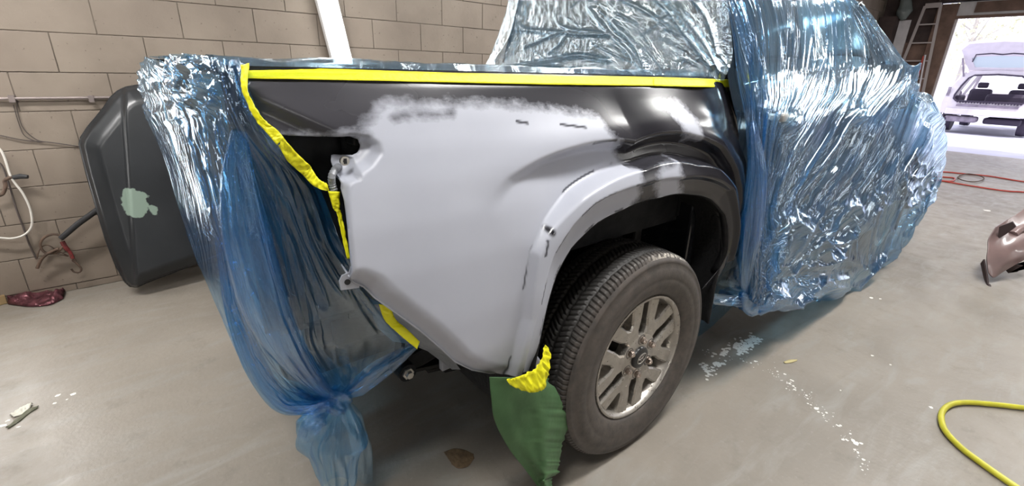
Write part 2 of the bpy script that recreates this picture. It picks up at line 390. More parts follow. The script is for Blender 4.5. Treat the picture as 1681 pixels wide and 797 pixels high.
# left wall: every block within easy view is its own piece
H = .2048; U0 = -.887+.203*0; Z0 = .0424
wl = MB().box((XB, WY+.004, 0), (XF+.2, WY+.2, CEIL)).build('wall_left', 'mortar'); struct(wl)
def block_mesh(L, Hh):
    b = MB().box((-L/2+.002, -.0015, -Hh/2+.002), (L/2-.002, .02, Hh/2-.002)); o = b.build('block', 'block', wl, bevel=.0025)
    me = o.data; bpy.data.objects.remove(o); return me
bme = block_mesh(.4096, H); far = MB()
for r in range(-1, 17):
    z = Z0+H*(r+.5)
    if r == -1: z = Z0/2
    off = 0 if r % 2 else .2048
    for c in range(-11, 34):
        u = U0+.4096*(c+.5)+off
        if r == -1 or u > 1.3 or u < -2.6 or z > 2.1:
            hh = Z0/2 if r == -1 else H/2
            if u-.2 < XB or u+.2 > XF: continue
            y0 = WY+random.uniform(-.0015, .0015)
            far.box((u-.2048+.003, y0-.004, z-hh+.003), (u+.2048-.003, WY+.02, z+hh-.003)); continue
        o = bpy.data.objects.new('block', bme); COL.objects.link(o); o.parent = wl
        o.location = (u, WY+random.uniform(-.002, .002), z)
fo = far.build('block_courses', 'block', wl); fo['kind'] = 'stuff'
# front wall with the garage door opening
jy = PX(1570, 32, XF)[1]; hz = PX(1570, 32, XF)[2]; jl = PX(1543, 10, XF)[1]
wf = MB().box((XF, jl, 0), (XF+.2, WY+.2, CEIL)).box((XF, -4.2, hz+.32), (XF+.2, jl, CEIL)).box((XF, YR, 0), (XF+.2, -4.2, CEIL)).build('wall_front', 'dark_wood'); struct(wf)
struct(MB().box((XF-.12, jy, 0), (XF+.16, jl, hz+.28)).build('trim_1', 'wood', bevel=.01))
struct(MB().box((XF-.09, jy-.04, 0), (XF-.03, jy, hz)).build('trim_2', 'aluminium'))
struct(MB().box((XF-.1, -4.2, hz+.02), (XF+.16, jy, hz+.30)).build('trim_3', 'white_plank', bevel=.01))
struct(MB().box((XF-.13, -4.2, hz+.10), (XF-.101, jy-.25, hz+.28)).build('trim_4', 'wood'))
struct(MB().box((XF-.16, -4.2, hz), (XF-.1, jy, hz+.05)).build('trim_5', 'wood'))
struct(MB().box((XF-.2, -4.2, hz+.32), (XF-.13, jl, hz+.40)).build('trim_6', 'dark_wood'))

# ================================================================== LAMPS
def tube_fixture(name, loc, label, rot, L=1.25, w=.16, glow='tube_glow', watts=0., grp=None):
    t = thing(name, label, 'lamp', loc, group=grp)
    t.rotation_euler = rot
    MB().box((-w/2, -L/2, 0), (w/2, L/2, .05)).build('housing', 'lamp_white', t, bevel=.006)
    for s in (-1, 1):
        MB().tube([(s*w*.25, -L/2+.03, -.022), (s*w*.25, L/2-.03, -.022)], .019, 12).build('tube', glow, t, smooth=True)
        for e in (-1, 1): MB().box((s*w*.25-.02, e*(L/2-.02)-.012, -.045), (s*w*.25+.02, e*(L/2-.02)+.012, 0)).build('socket', 'lamp_white', t)
    if watts:
        l = bpy.data.lights.new('tube_light', 'AREA'); l.shape = 'RECTANGLE'; l.size = w; l.size_y = L-.1; l.energy = watts; l.color = (1, .985, .96)
        o = bpy.data.objects.new('tube_light', l); COL.objects.link(o); o.parent = t; o.location = (0, 0, -.055)
    return t
# shop tube light mounted upright on the block wall, tilted a little
ta = PY(564, 104, 1.91); tb = PY(538, 0, 1.91); dv = (tb-ta)/np.linalg.norm(tb-ta); ang = math.atan2(dv[0], dv[2])
mid = ta+dv*.28
tube_fixture('tube_light', tuple(mid+np.array([0, .02, 0])), 'glowing white tube light mounted upright on block wall behind the truck bed', (R(90), 0, -0.0), L=1.5, w=.15, watts=9)
bpy.data.objects['tube_light'].matrix_world = Matrix.Translation(mid) @ Matrix.Rotation(ang, 4, 'Y') @ Matrix.Rotation(R(-90), 4, 'X')
l2 = tube_fixture('tube_light', (-2.12, 1.88, 1.15), 'upright tube light on block wall at the left edge beside the leaning hood', (0, 0, 0), L=1.3, w=.15, watts=8)
l2.matrix_world = Matrix.Translation((-2.12, 1.88, 1.15)) @ Matrix.Rotation(R(-90), 4, 'X')
for i, (x, y) in enumerate([(-1.9, -1.7), (.7, -1.5), (3.2, -1.6), (5.9, -2.2), (-2.3, .5), (1.6, .5), (4.4, .5), (8.5, .2), (8.5, -3.2)]):
    t = tube_fixture('ceiling_light', (x, y, CEIL-.25), 'twin tube fluorescent fixture hanging below the workshop ceiling', (0, 0, R(90)), L=1.3, w=.3, watts=TUBE_W*{-1.9: 1.3, .7: 2.0, 3.2: 2.0, -2.3: 2.4}.get(x, 1.), grp='ceiling fluorescent fixtures')
    for s in (-1, 1): MB().tube([(0, s*.5, .05), (0, s*.5, .25)], .006, 6).build('hanger', 'conduit', t)

for x, l_ in ((-2.6, 'behind the tailgate end of the truck'), (.2, 'facing the rear wheel'), (3.2, 'facing the cab doors'), (6.4, 'facing the open floor')):  # fixtures added out of view to give the film vertical highlights
    q = tube_fixture('tube_light', (x, YR+.12, 1.6), 'added unseen upright tube light on the right wall '+l_, (0, 0, 0), L=1.5, w=.15, watts=9)
    q.matrix_world = Matrix.Translation((x, YR+.12, 1.6)) @ Matrix.Rotation(R(90), 4, 'X')

# ================================================================== TRUCK
truck = thing('pickup_truck', 'pickup truck in grey primer and black paint, cab and tailgate wrapped in blue film', 'truck')
# side surface of the bed: distance of the skin from the truck's centre plane at (x, z)
BZ = [.45, .52, .60, .68, .80, .95, 1.05, 1.13, 1.20, 1.26, 1.30, 1.325, 1.337, 1.345]
BY = [.895, .908, .925, .934, .938, .934, .924, .909, .888, .863, .843, .829, .818, .80]
AC = (0., .42)
RO = [(10, .52), (28, .58), (32, .585), (46, .612), (59, .602), (73, .578), (91, .566), (109, .588), (120, .618), (129, .622), (138, .601), (148, .559), (158, .522), (170, .505), (185, .5)]
R3 = [(10, .60), (25, .60), (44, .649), (54, .673), (69, .646), (83, .627), (100, .636), (112, .67), (120, .695), (127, .70), (135, .685), (146, .628), (158, .593), (170, .57), (185, .565)]
R2_ = [(10, .64), (25, .645), (43, .676), (52, .715), (64, .716), (76, .693), (100, .697), (111, .722), (122, .749), (131, .758), (137, .744), (142, .709), (150, .657), (160, .63), (170, .61), (185, .60)]
R1 = [(10, .68), (25, .685), (42, .712), (54, .761), (64, .78), (73, .774), (101, .765), (117, .85), (125, .898), (131, .932), (140, .95), (160, .90), (185, .85)]
def ringr(T, a):
    T = np.array(T, float); return np.interp(a, T[:, 0], T[:, 1])
def polar(x, z):
    dx = x-AC[0]; dz = z-AC[1]; a = np.degrees(np.arctan2(dz, dx)); a = np.where(a < -60, a+360, a)
    return np.hypot(dx, dz), a
crease = [(-1.115, 1.335), (-1.08, 1.30), (-1.03, 1.273), (-.955, 1.232)]
flange_line = None
def side(x, z):
    x = np.asarray(x, float); z = np.asarray(z, float)
    y = np.interp(z, BZ, BY)
    # soften profile corners
    y = (y+np.interp(z-.012, BZ, BY)+np.interp(z+.012, BZ, BY))/3
    y = y-.02*sstep(-.75, -1.12, x)                                   # plan curve towards the tailgate
    y = y-.045*sstep(.40, .62, x)*sstep(1.0, 1.3, z)-.012*sstep(.50, .62, x)
    r, a = polar(x, z)
    ro, r3, r2, r1 = (ringr(T, a) for T in (RO, R3, R2_, R1))
    w1 = sstep(138, 118, a)*sstep(15, 40, a)                          # wheel-arch shoulder fades out to the rear
    y = y+w1*.022*np.exp(-((r-r1)/.07)**2)*(r > r1)+w1*.022*(r <= r1)
    y = y-w1*.050*sstep(0, .045, r1-r)*sstep(0, .4, 1)                # falls inwards below the shoulder
    wf_ = sstep(205, 190, a)
    y = y+wf_*(.062*w1+.022*(1-w1))*sstep(0, .020, r2-r)              # flare stands proud again
    y = y+.004*sstep(0, .05, r2-r)
    y = y-wf_*.020*sstep(-.004, .012, r3-r)-wf_*.014*sstep(.0, .06, r3-r)
    # recessed triangle towards the tail lamp
    d, qx, qz = segdist(x, z, crease); under = (z < np.interp(x, [c[0] for c in crease], [c[1] for c in crease])) & (x < -.95) & (z > 1.15)
    y = y-.020*under*sstep(0, .035, d)
    return y
def hit(px, py):
    y = -.93
    for _ in range(25):
        P = PY(px, py, y); y = .5*y-.5*float(side(P[0], P[2]))
    return PY(px, py, y)
def hits(L): return [tuple(hit(a, b)[[0, 2]]) for a, b in L]
# outline of the painted skin, traced on the surface itself
arch = []
for a in np.linspace(12, 166, 60):
    r = float(ringr(RO, a)); arch.append((AC[0]+r*math.cos(R(a)), AC[1]+r*math.sin(R(a))))
rear = hits([(404, 107), (405, 150), (425, 190), (457, 221), (520, 224), (575, 224), (595, 231), (602, 243), (597, 254), (580, 260), (554, 257), (553, 268), (560, 292), (565, 312), (569, 345), (573, 385), (577, 430), (581, 462), (591, 474), (606, 480), (625, 499), (660, 524), (700, 553), (735, 583), (757, 604), (785, 617), (815, 622), (850, 618), (880, 610), (890, 595)])
front = [(.53, .575), (.585, .66), (.608, .82), (.612, .95), (.585, 1.05), (.545, 1.15), (.505, 1.24), (.455, 1.31), (.40, 1.343)]
front_px = hits([(1153, 474), (1175, 462), (1195, 430), (1208, 395), (1217, 350), (1224, 300), (1226, 250), (1225, 200), (1219, 160), (1213, 131)])
outline = [(rear[0][0], 1.345)]+rear+arch[::-1][2:-3]+front_px+[(front_px[-1][0], 1.345)]
flange_poly = hits([(575, 221), (606, 224), (622, 236), (627, 252), (612, 272), (590, 288), (573, 304), (570, 330), (574, 380), (579, 430), (584, 474), (520, 474), (520, 240)])
bottom_edge = rear[18:27]
nz, nx = 210, 400
xs = np.linspace(-1.16, .66, nx); zs = np.linspace(.46, 1.345, nz)
XX, ZZ = np.meshgrid(xs, zs)
ins = inpoly(XX, ZZ, outline)
cell = ins[:-1, :-1].astype(int)+ins[1:, :-1]+ins[:-1, 1:]+ins[1:, 1:]
keep = cell >= 2
usedv = np.zeros_like(ins); 
for a_, b_ in ((0, 0), (0, 1), (1, 0), (1, 1)): usedv[a_:nz-1+a_, b_:nx-1+b_] |= keep
cnt = np.zeros(ins.shape, int)
for a_, b_ in ((0, 0), (0, 1), (1, 0), (1, 1)): cnt[a_:nz-1+a_, b_:nx-1+b_] += keep
bd = usedv & ((cnt < 4) | ~ins)
d, qx, qz = segdist(XX[bd], ZZ[bd], outline, True); ok = d < .008
xb = XX[bd]; zb = ZZ[bd]; xb[ok] = qx[ok]; zb[ok] = qz[ok]; XX[bd] = xb; ZZ[bd] = zb
YY = side(XX, ZZ)
fl = sdpoly(XX, ZZ, flange_poly); YY = YY-.026*sstep(-.004, .014, fl)-.006*sstep(.01, .03, fl)
be, _, _ = segdist(XX, ZZ, bottom_edge); YY = YY-.035*sstep(.05, 0, be)**1.5
# small press dent lip along lamp slot
P3 = np.stack([XX, -YY, ZZ], -1)
primer_poly = hits([(607, 190), (618, 176), (640, 168), (700, 167), (760, 170), (830, 171), (900, 176), (950, 183), (985, 194), (996, 210), (1012, 226), (1016, 236), (1010, 250), (1016, 263), (1036, 272), (1054, 288), (1058, 302), (1050, 318), (1040, 335), (1025, 360)])+[(-.35, .8), (-.40, .40), (-1.3, .40), (-1.3, 1.24)]+hits([(520, 226), (560, 222), (592, 223), (604, 218), (600, 205)])
patch_a = hits([(1092, 172), (1112, 166), (1130, 182), (1146, 202), (1152, 228), (1124, 228), (1120, 208), (1104, 188)])
patch_b = hits([(1086, 278), (1110, 264), (1119, 288), (1122, 322), (1082, 328), (1076, 300), (1080, 290)])
pm = np.maximum(np.maximum(sdpoly(XX, ZZ, primer_poly), sdpoly(XX, ZZ, patch_a)), sdpoly(XX, ZZ, patch_b))*100
sm, _, _ = segdist(XX, ZZ, hits([(648, 193), (680, 186), (715, 188), (740, 184)]))
pm = np.minimum(pm, (sm-.004)*130+np.where(sm > .03, 9, 0))
rr_, aa_ = polar(XX, ZZ)
chip = np.zeros_like(XX)
for L_, w_ in (([(848, 199), (866, 202)], .0028), ([(920, 204), (962, 209)], .0026), ([(975, 235), (1012, 230)], .0035), ([(902, 377), (908, 383)], .008), ([(900, 395), (896, 420)], .003), ([(1026, 272), (1045, 269)], .003)):
    dd, _, _ = segdist(XX, ZZ, hits(L_)); chip = np.maximum(chip, sstep(w_*1.6, w_*.4, dd))
nn = vnoise(XX*22, ZZ*22, 5)
for T, lo in ((R2_, .60), (R3, .62), (RO, .55)):
    dd = np.abs(rr_-ringr(T, aa_)-.003); chip = np.maximum(chip, sstep(.0045, .001, dd)*sstep(lo, lo+.12, nn)*(aa_ > 95)*.9)
haze = .85*sstep(.06, .0, np.abs(ZZ-1.285))*sstep(-.8, -.2, XX)*sstep(.3, 0, XX-.2)*0+.35*sstep(-.55, -.95, XX)*sstep(1.2, 1.3, ZZ)+.25*sstep(-12, -1, pm)*(pm < 2)
skin = grid('bed_side_panel', P3, 'panel', truck, dict(primer=pm, chip=chip, haze=np.clip(haze, 0, 1), soft=pm*0), keep=keep)
skin['label'] = 'bed side panel, mostly grey primer, black paint at top and front'
md = skin.modifiers.new('thickness', 'SOLIDIFY'); md.thickness = .003; md.offset = -1 if True else 1
# returned lips: wheel arch, bottom edge, slot edge
def lip(line, depth, name, m, inset=0., parent=truck, yo=0.):
    L_ = np.array(line); y = side(L_[:, 0], L_[:, 1])-yo; V = []; F = []
    for i, (p, q) in enumerate(zip(L_, y)): V += [(p[0], -q, p[1]), (p[0], -q+depth, p[1]+inset)]
    F = [(2*i, 2*i+1, 2*i+3, 2*i+2) for i in range(len(L_)-1)]
    o = mesh(name, V, F, m, parent, True); md = o.modifiers.new('t', 'SOLIDIFY'); md.thickness = .003; return o
lip(arch[2:-2], .03, 'arch_lip', 'dull_black')
lip(rear[2:6], .09, 'lamp_recess_lip', 'dull_black', yo=.01)
lip(rear[17:30], .04, 'bottom_lip', 'primer_plain', .012, yo=.03)
# rail cap on the bed wall
MB().box((-1.13, -.80, 1.335), (.47, -.735, 1.347)).box((-1.13, -.737, .80), (.47, -.733, 1.34)).build('bed_rail', 'dull_black', truck)
MB().box((-1.13, .735, 1.335), (.47, .86, 1.347)).box((-1.13, .85, .5), (.47, .93, 1.33)).build('far_bed_side', 'black_paint', truck, bevel=.02)
MB().box((-1.1, -.73, .78), (.45, .73, .82)).build('bed_floor', 'dull_black', truck)
MB().box((-1.07, -.70, .84), (-1.02, .72, 1.32)).build('tailgate', 'black_paint', truck, bevel=.015)
MB().box((.43, -.74, .80), (.46, .74, 1.33)).build('bed_front_wall', 'dull_black', truck)
# structure seen through the tail lamp opening and beneath
MB().box((-1.07, -.765, .80), (-.93, -.60, 1.30)).build('corner_post', 'dull_black', truck, bevel=.012)
MB().box((-.95, -.745, .78), (-.3, -.735, 1.30)).build('inner_bed_wall', 'liner', truck)
MB().box((-.93, -.82, 1.20), (-.89, -.77, 1.25)).build('lamp_bracket', 'chassis', truck, bevel=.005)
gp = [PY(*p) for p in [(549, 313, -.86), (545, 300, -.86), (545, 288, -.865), (552, 276, -.85), (562, 272, -.81)]]
cd_ = MB().tube(spline(gp, 26), [.0062+.0012*(k % 2) for k in range(26)], 10).build('corrugated_conduit', 'grey_steel', truck, smooth=True)
c = PY(566, 264, -.868)
o = MB().lathe([(.004, -.002), (.0085, -.002), (.009, 0), (.009, .004)], c, 'y', 20).build('lamp_clip', 'zinc', truck, smooth=True)
MB().box((c[0]-.003, c[1]-.003, c[2]-.005), (c[0]+.003, c[1]+.002, c[2]+.005)).build('slot', 'liner', o)
for (a, b) in (((562, 462), (585, 472)),):
    q = [PY(p[0], p[1], -.885) for p in [(576, 437), (574, 447), (562, 452), (557, 462), (560, 476), (590, 472), (590, 455), (580, 440)]]
    V = [tuple(p) for p in q]+[(p[0], p[1]+.004, p[2]) for p in q]; n = len(q)
    br = mesh('corner_bracket', V, [tuple(range(n)), tuple(range(n, 2*n))[::-1]]+[(i, n+i, n+(i+1) % n, (i+1) % n) for i in range(n)], 'primer_plain', truck)
    hc = PY(571, 463, -.888); MB().lathe([(0, 0), (.006, 0), (.006, .004)], hc, 'y', 12).build('bracket_hole', 'liner', br)
# lower inner rail under the panel
q = [PY(*p) for p in [(615, 500, -.80), (650, 515, -.84), (700, 548, -.86), (740, 585, -.86), (756, 606, -.86), (742, 606, -.80), (725, 592, -.76), (690, 567, -.72), (645, 560, -.70), (622, 540, -.70)]]
n = len(q); V = [tuple(p) for p in q]+[(p[0], p[1]+.03, p[2]+.005) for p in q]
rl = mesh('lower_inner_rail', V, [tuple(range(n)), tuple(range(n, 2*n))[::-1]]+[(i, n+i, n+(i+1) % n, (i+1) % n) for i in range(n)], 'grey_steel', truck)
hc = PY(661, 536, -.80); MB().lathe([(0, -.01), (.007, -.01), (.007, .004)], hc, 'y', 12).build('rail_hole', 'liner', rl)
# frame, spring, shackle
MB().box((-.70, -.60, .50), (3.9, -.50, .62)).box((-.70, .50, .50), (3.9, .60, .62)).build('frame_rail', 'chassis', truck, bevel=.01)
for x in (-.62, -.3, .5, 1.4, 2.4, 3.3): MB().box((x-.05, -.52, .5), (x+.05, .52, .60)).build('cross_member', 'chassis', truck)
sh = PY(661, 603, -.62)
lf = MB()
for k in range(3):
    x0, x1 = sh[0]+.02+.06*k, .62-.1*k
    pts = [(x, -.60, sh[2]-.012-k*.013-.09*math.sin(math.pi*(x-sh[0])/(.62-sh[0]))*1) for x in np.linspace(x0, x1, 18)]
    for a, b in zip(pts[:-1], pts[1:]): lf.bar(a, b, .065, .011)
lf.build('leaf_spring', 'chassis', truck)
MB().lathe([(.0, -.035), (.028, -.035), (.03, .04), (.0, .04)], (sh[0], sh[1], sh[2]), 'y', 20).bar((sh[0], sh[1]+.03, sh[2]), (sh[0]+.02, sh[1]+.03, sh[2]+.13), .04, .012).build('spring_shackle', 'dull_black', truck)
b = MB().lathe([(0, -.052), (.011, -.052), (.012, -.048), (.012, -.04), (.018, -.04), (.019, -.035)], sh, 'y', 6).build('shackle_bolt', 'zinc', truck)
q = PY(735, 592, -.72)
MB().bar(sh+np.array([.02, .02, .0]), (q[0]+.03, q[1]+.1, q[2]), .05, .06).build('shackle_arm', 'dull_black', truck, bevel=.01)
MB().box((q[0]-.025, q[1]-.01, q[2]-.022), (q[0]+.025, q[1]+.01, q[2]+.02)).build('lower_bracket', 'primer_plain', truck, bevel=.003)
MB().tube([(0, -.7, .395), (0, .7, .395)], .045, 16).lathe([(.0, -.15), (.12, -.1), (.15, 0), (.12, .1), (0, .15)], (0, 0, .395), 'y', 24).build('rear_axle', 'chassis', truck, smooth=True)
MB().tube([(-.12, -.62, .42), (-.22, -.60, .98)], [.035, .035], 14).tube([(-.12, -.62, .42), (-.16, -.61, .66)], [.028, .028], 14).build('shock_absorber', 'rust', truck, smooth=True)
MB().tube(spline([(-.6, -.35, .42), (-.2, -.42, .50), (.5, -.38, .46), (1.2, -.3, .4)], 20), .035, 12).build('exhaust_pipe', 'rust', truck, smooth=True)
MB().lathe([(0, -.3), (.10, -.3), (.12, -.27), (.12, .27), (.10, .3), (0, .3)], (-.72, -.2, .43), 'x', 22).build('spare_muffler', 'chassis', truck, smooth=True)
MB().box((-.97, -.69, .66), (-.80, -.30, .84)).box((-1.03, -.66, .66), (-.94, -.30, .86)).build('bumper_bracket', 'dull_black', truck, bevel=.02)
# bumper beam / rear underside behind film
MB().box((-1.00, -.45, .62), (-.93, .55, .74)).build('rear_beam', 'dull_black', truck, bevel=.015)
# wheel housing: lofted liner between skin and inner wall
V = []; F = []; prof = [(.0, -.925), (.012, -.90), (.03, -.70), (.03, -.56)]
al = np.linspace(-8, 188, 50)
for a in al:
    r = float(ringr(RO, a))
    for dr, y in prof:
        rr = r+dr; V.append((AC[0]+rr*math.cos(R(a)), y+.005, AC[1]+rr*math.sin(R(a))))
q = len(prof)
F = [(i*q+k, i*q+k+1, (i+1)*q+k+1, (i+1)*q+k) for i in range(len(al)-1) for k in range(q-1)]
inner = [i*q+q-1 for i in range(len(al))]; F.append(tuple(inner))
wh = mesh('wheel_housing', V, F, 'liner', truck, True); md = wh.modifiers.new('t', 'SOLIDIFY'); md.thickness = .004
for (x, z, w_, h_) in ((.18, .80, .07, .30), (.36, .74, .05, .22), (.05, .88, .10, .12), (-.3, .78, .08, .2)):
    MB().box((x-w_/2, -.62, z-h_/2), (x+w_/2, -.555, z+h_/2)).build('liner_rib', 'chassis', truck, bevel=.012)
MB().tube(spline([(-.38, -.60, .74), (-.30, -.66, .88), (-.16, -.64, .90), (-.05, -.60, .84)], 16), .022, 10).build('fuel_hose', 'chassis', truck, smooth=True)
fl_ = MB()
for k in range(70):
    a = R(random.uniform(25, 150)); r = random.uniform(.3, .58); s = random.uniform(.003, .009); c = (r*math.cos(a), -.563-random.random()*.01, .42+r*math.sin(a))
    fl_.box((c[0]-s, c[1]-s*.4, c[2]-s), (c[0]+s, c[1]+s*.2, c[2]+s))
o = fl_.build('mud_specks', 'zinc', truck); o['kind'] = 'stuff'

# ---------------------------------------------------------------- wheel
def wheel(cx, cy, side_=-1, detail=True, spin=0.):
    wp = bpy.data.objects.new('wheel', None); COL.objects.link(wp); wp.parent = truck; wp.location = (cx, cy, .395)
    nth, nw = (1800, 64) if detail else (96, 12)
    th = np.linspace(0, 2*np.pi, nth, endpoint=False); s = np.linspace(-1, 1, nw)
    T, W = np.meshgrid(th, s)
    ysec = W*.112
    rad = .396-.010*np.abs(W)**2.6-.016*sstep(.86, 1., np.abs(W))
    if detail:
        N = 132; ph = T*N/(2*np.pi); tri = lambda v: np.abs((v % 1)*2-1)
        gd = np.zeros_like(T)
        for g0, ww in ((-.60, .035), (-.22, .045), (.20, .045), (.58, .035)):
            gd = np.maximum(gd, sstep(ww*1.7, ww*.7, np.abs(W-g0-.03*(tri(ph/3)-.5))))
        rib = np.digitize(W, [-.60, -.22, .20, .58])
        phs = ph+rib*.37+W*np.array([.9, -3.2, 3.8, -3.2, .9])[rib]
        lat = sstep(.20, .10, np.abs((phs % 1)-.5))*np.where(np.abs(W) > .6, 1., .9)
        sip = 0*sstep(.09, .03, np.abs(((phs*1.0+.5+.08*np.sin(W*60)) % 1)-.5))*.35
        gd = np.maximum(gd, np.maximum(lat*np.where(rib % 2 == 0, .9, .75), sip))
        rad = rad-.0075*gd
    X = np.stack([rad*np.cos(T), ysec*1., rad*np.sin(T)], -1)
    # flatten slightly at the contact patch
    X[..., 2] = np.maximum(X[..., 2], -.3945)
    tw = grid('tyre', X, 'tyre', wp, dict(dust=np.clip(sstep(.55, 1, -side_*-W if side_ > 0 else -W)*.9+.10, 0, 1), chalk=sstep(.80, .92, -W)*sstep(R(22), 0, np.abs(((T-R(72)+np.pi) % (2*np.pi))-np.pi)-R(12)*0-R(6))), closed_u=True)
    # sidewalls as rings
    for sg in (-1, 1):
        pr = [(.3795, .112), (.372, .1195), (.365, .1215), (.362, .1200), (.345, .1285), (.330, .1315), (.310, .1320), (.306, .1305), (.300, .1318), (.280, .1285), (.262, .122), (.252, .118), (.246, .112), (.240, .104)]
        nt_ = 160; th2 = np.linspace(0, 2*np.pi, nt_, endpoint=False)
        PR = np.array(pr); Xs = np.stack([PR[:, 0:1]*np.cos(th2), sg*PR[:, 1:2]+0*th2, PR[:, 0:1]*np.sin(th2)], -1)
        Xs[..., 2] = np.maximum(Xs[..., 2], -.3945)
        so = grid('sidewall', Xs, 'tyre', wp, dict(dust=np.ones(Xs.shape[:2]), chalk=np.zeros(Xs.shape[:2])), closed_u=True)
        so.parent = tw
    yo = -.112 if side_ < 0 else .112; sg = -1 if side_ < 0 else 1
    MB().lathe([(.240, .104*sg), (.238, .112*sg), (.232, .113*sg), (.226, .108*sg), (.222, .095*sg), (.212, .07*sg), (.205, .0), (.200, -.10*sg), (.222, -.11*sg)], (0, 0, 0), 'y', 96).build('rim', 'alloy', wp, smooth=True)
    MB().lathe([(0, -.02*sg), (.16, -.02*sg), (.165, 0), (.0, .0)], (0, 0, 0), 'y', 48).build('brake_drum', 'alloy_dark', wp, smooth=True)
    if not detail: 
        MB().lathe([(0, .09*sg), (.2, .09*sg), (.22, .1*sg)], (0, 0, 0), 'y', 32).build('rim_face', 'alloy', wp); return wp
    # six twin-arm spokes
    def prism(poly, y0, y1, name, m, par, bev=.004, dish=None):
        bm = bmesh.new(); vs = [bm.verts.new((p[0], y0, p[1])) for p in poly]; fc = bm.faces.new(vs)
        ex = bmesh.ops.extrude_face_region(bm, geom=[fc]); nv = [e for e in ex['geom'] if isinstance(e, bmesh.types.BMVert)]
        for v in nv: v.co.y = y1
        if bev:
            top = [e for e in bm.edges if all(abs(v.co.y-y1) < 1e-6 for v in e.verts)]
            bmesh.ops.bevel(bm, geom=top, offset=bev, segments=1, affect='EDGES')
        bmesh.ops.triangulate(bm, faces=[f_ for f_ in bm.faces if len(f_.verts) > 4])
        bmesh.ops.recalc_face_normals(bm, faces=bm.faces)
        if dish:
            for v in bm.verts: v.co.y += dish(math.hypot(v.co.x, v.co.z))
        me = bpy.data.meshes.new(name); bm.to_mesh(me); bm.free(); return link(name, me, m, par)
    dish = lambda r: -.012*sg*max(0, (r-.06))/.17*0+sg*.012*max(0, 1-abs(r-.12)/.12)*0
    for k in range(6):
        a0 = spin+k*math.pi/3
        def pt(r, deg): a = a0+R(deg); return (r*math.cos(a), r*math.sin(a))
        # Y-shaped spoke: stem, then two arms round an open slot
        poly = [pt(.052, -29), pt(.095, -20), pt(.118, -19), pt(.150, -23.5), pt(.228, -26), pt(.228, -11.5), pt(.222, -10.5), pt(.155, -5), pt(.143, 0), pt(.155, 5), pt(.222, 10.5), pt(.228, 11.5), pt(.228, 26), pt(.150, 23.5), pt(.118, 19), pt(.095, 20), pt(.052, 29)]
        sp = prism(poly, .060*sg, .100*sg, 'spoke', 'alloy', wp, .006)
        # sunk web in the slot between the arms
        sp2 = prism([pt(.150, -3.5), pt(.222, -9), pt(.224, 9), pt(.150, 3.5)], .055*sg, .066*sg, 'slot_web', 'alloy', sp, .002) if k % 1 == 0 else None
        ln = pt(.0698, 30)
        nt2 = MB().lathe([(0, .121*sg), (.006, .121*sg), (.0108, .116*sg), (.0118, .111*sg), (.0118, .096*sg), (.015, .093*sg)], (ln[0], 0, ln[1]), 'y', 6).build('lug_nut', 'nut', wp)
        MB().lathe([(.020, .1005*sg), (.0175, .1015*sg), (.0165, .094*sg), (.0, .092*sg)], (ln[0], 0, ln[1]), 'y', 20).build('nut_seat', 'alloy_dark', nt2)
    MB().lathe([(.092, .060*sg), (.092, .0985*sg), (.088, .1005*sg), (.0, .1005*sg)], (0, 0, 0), 'y', 48).build('hub', 'alloy', wp, smooth=True)
    cap = MB().lathe([(.038, .100*sg), (.0375, .108*sg), (.034, .112*sg), (.030, .113*sg), (0, .1135*sg)], (0, 0, 0), 'y', 40).build('centre_cap', 'cap_black', wp, smooth=True); cap.scale = (1.12, 1, 1.12)
    em = MB(); yy = .1145*sg
    def ell(cx_, cz_, ax, az, r=.0016): em.tube([(cx_+ax*math.cos(t), yy, cz_+az*math.sin(t)) for t in np.linspace(0, 2*math.pi, 40, endpoint=False)], r, 6, closed=True)
    ell(0, 0, .0215, .0150); ell(0, .0075*.9, .0145, .0058, .0014); ell(0, -.001, .0056, .0135, .0014)
    eo = em.build('emblem', 'alloy', cap, smooth=True); eo.rotation_euler = (0, R(-20), 0)
    return wp
wheel(0, -.833, -1, True, spin=R(-3))
wheel(3.05, -.80, -1, False); wheel(0, .833, 1, False); wheel(3.05, .80, 1, False)

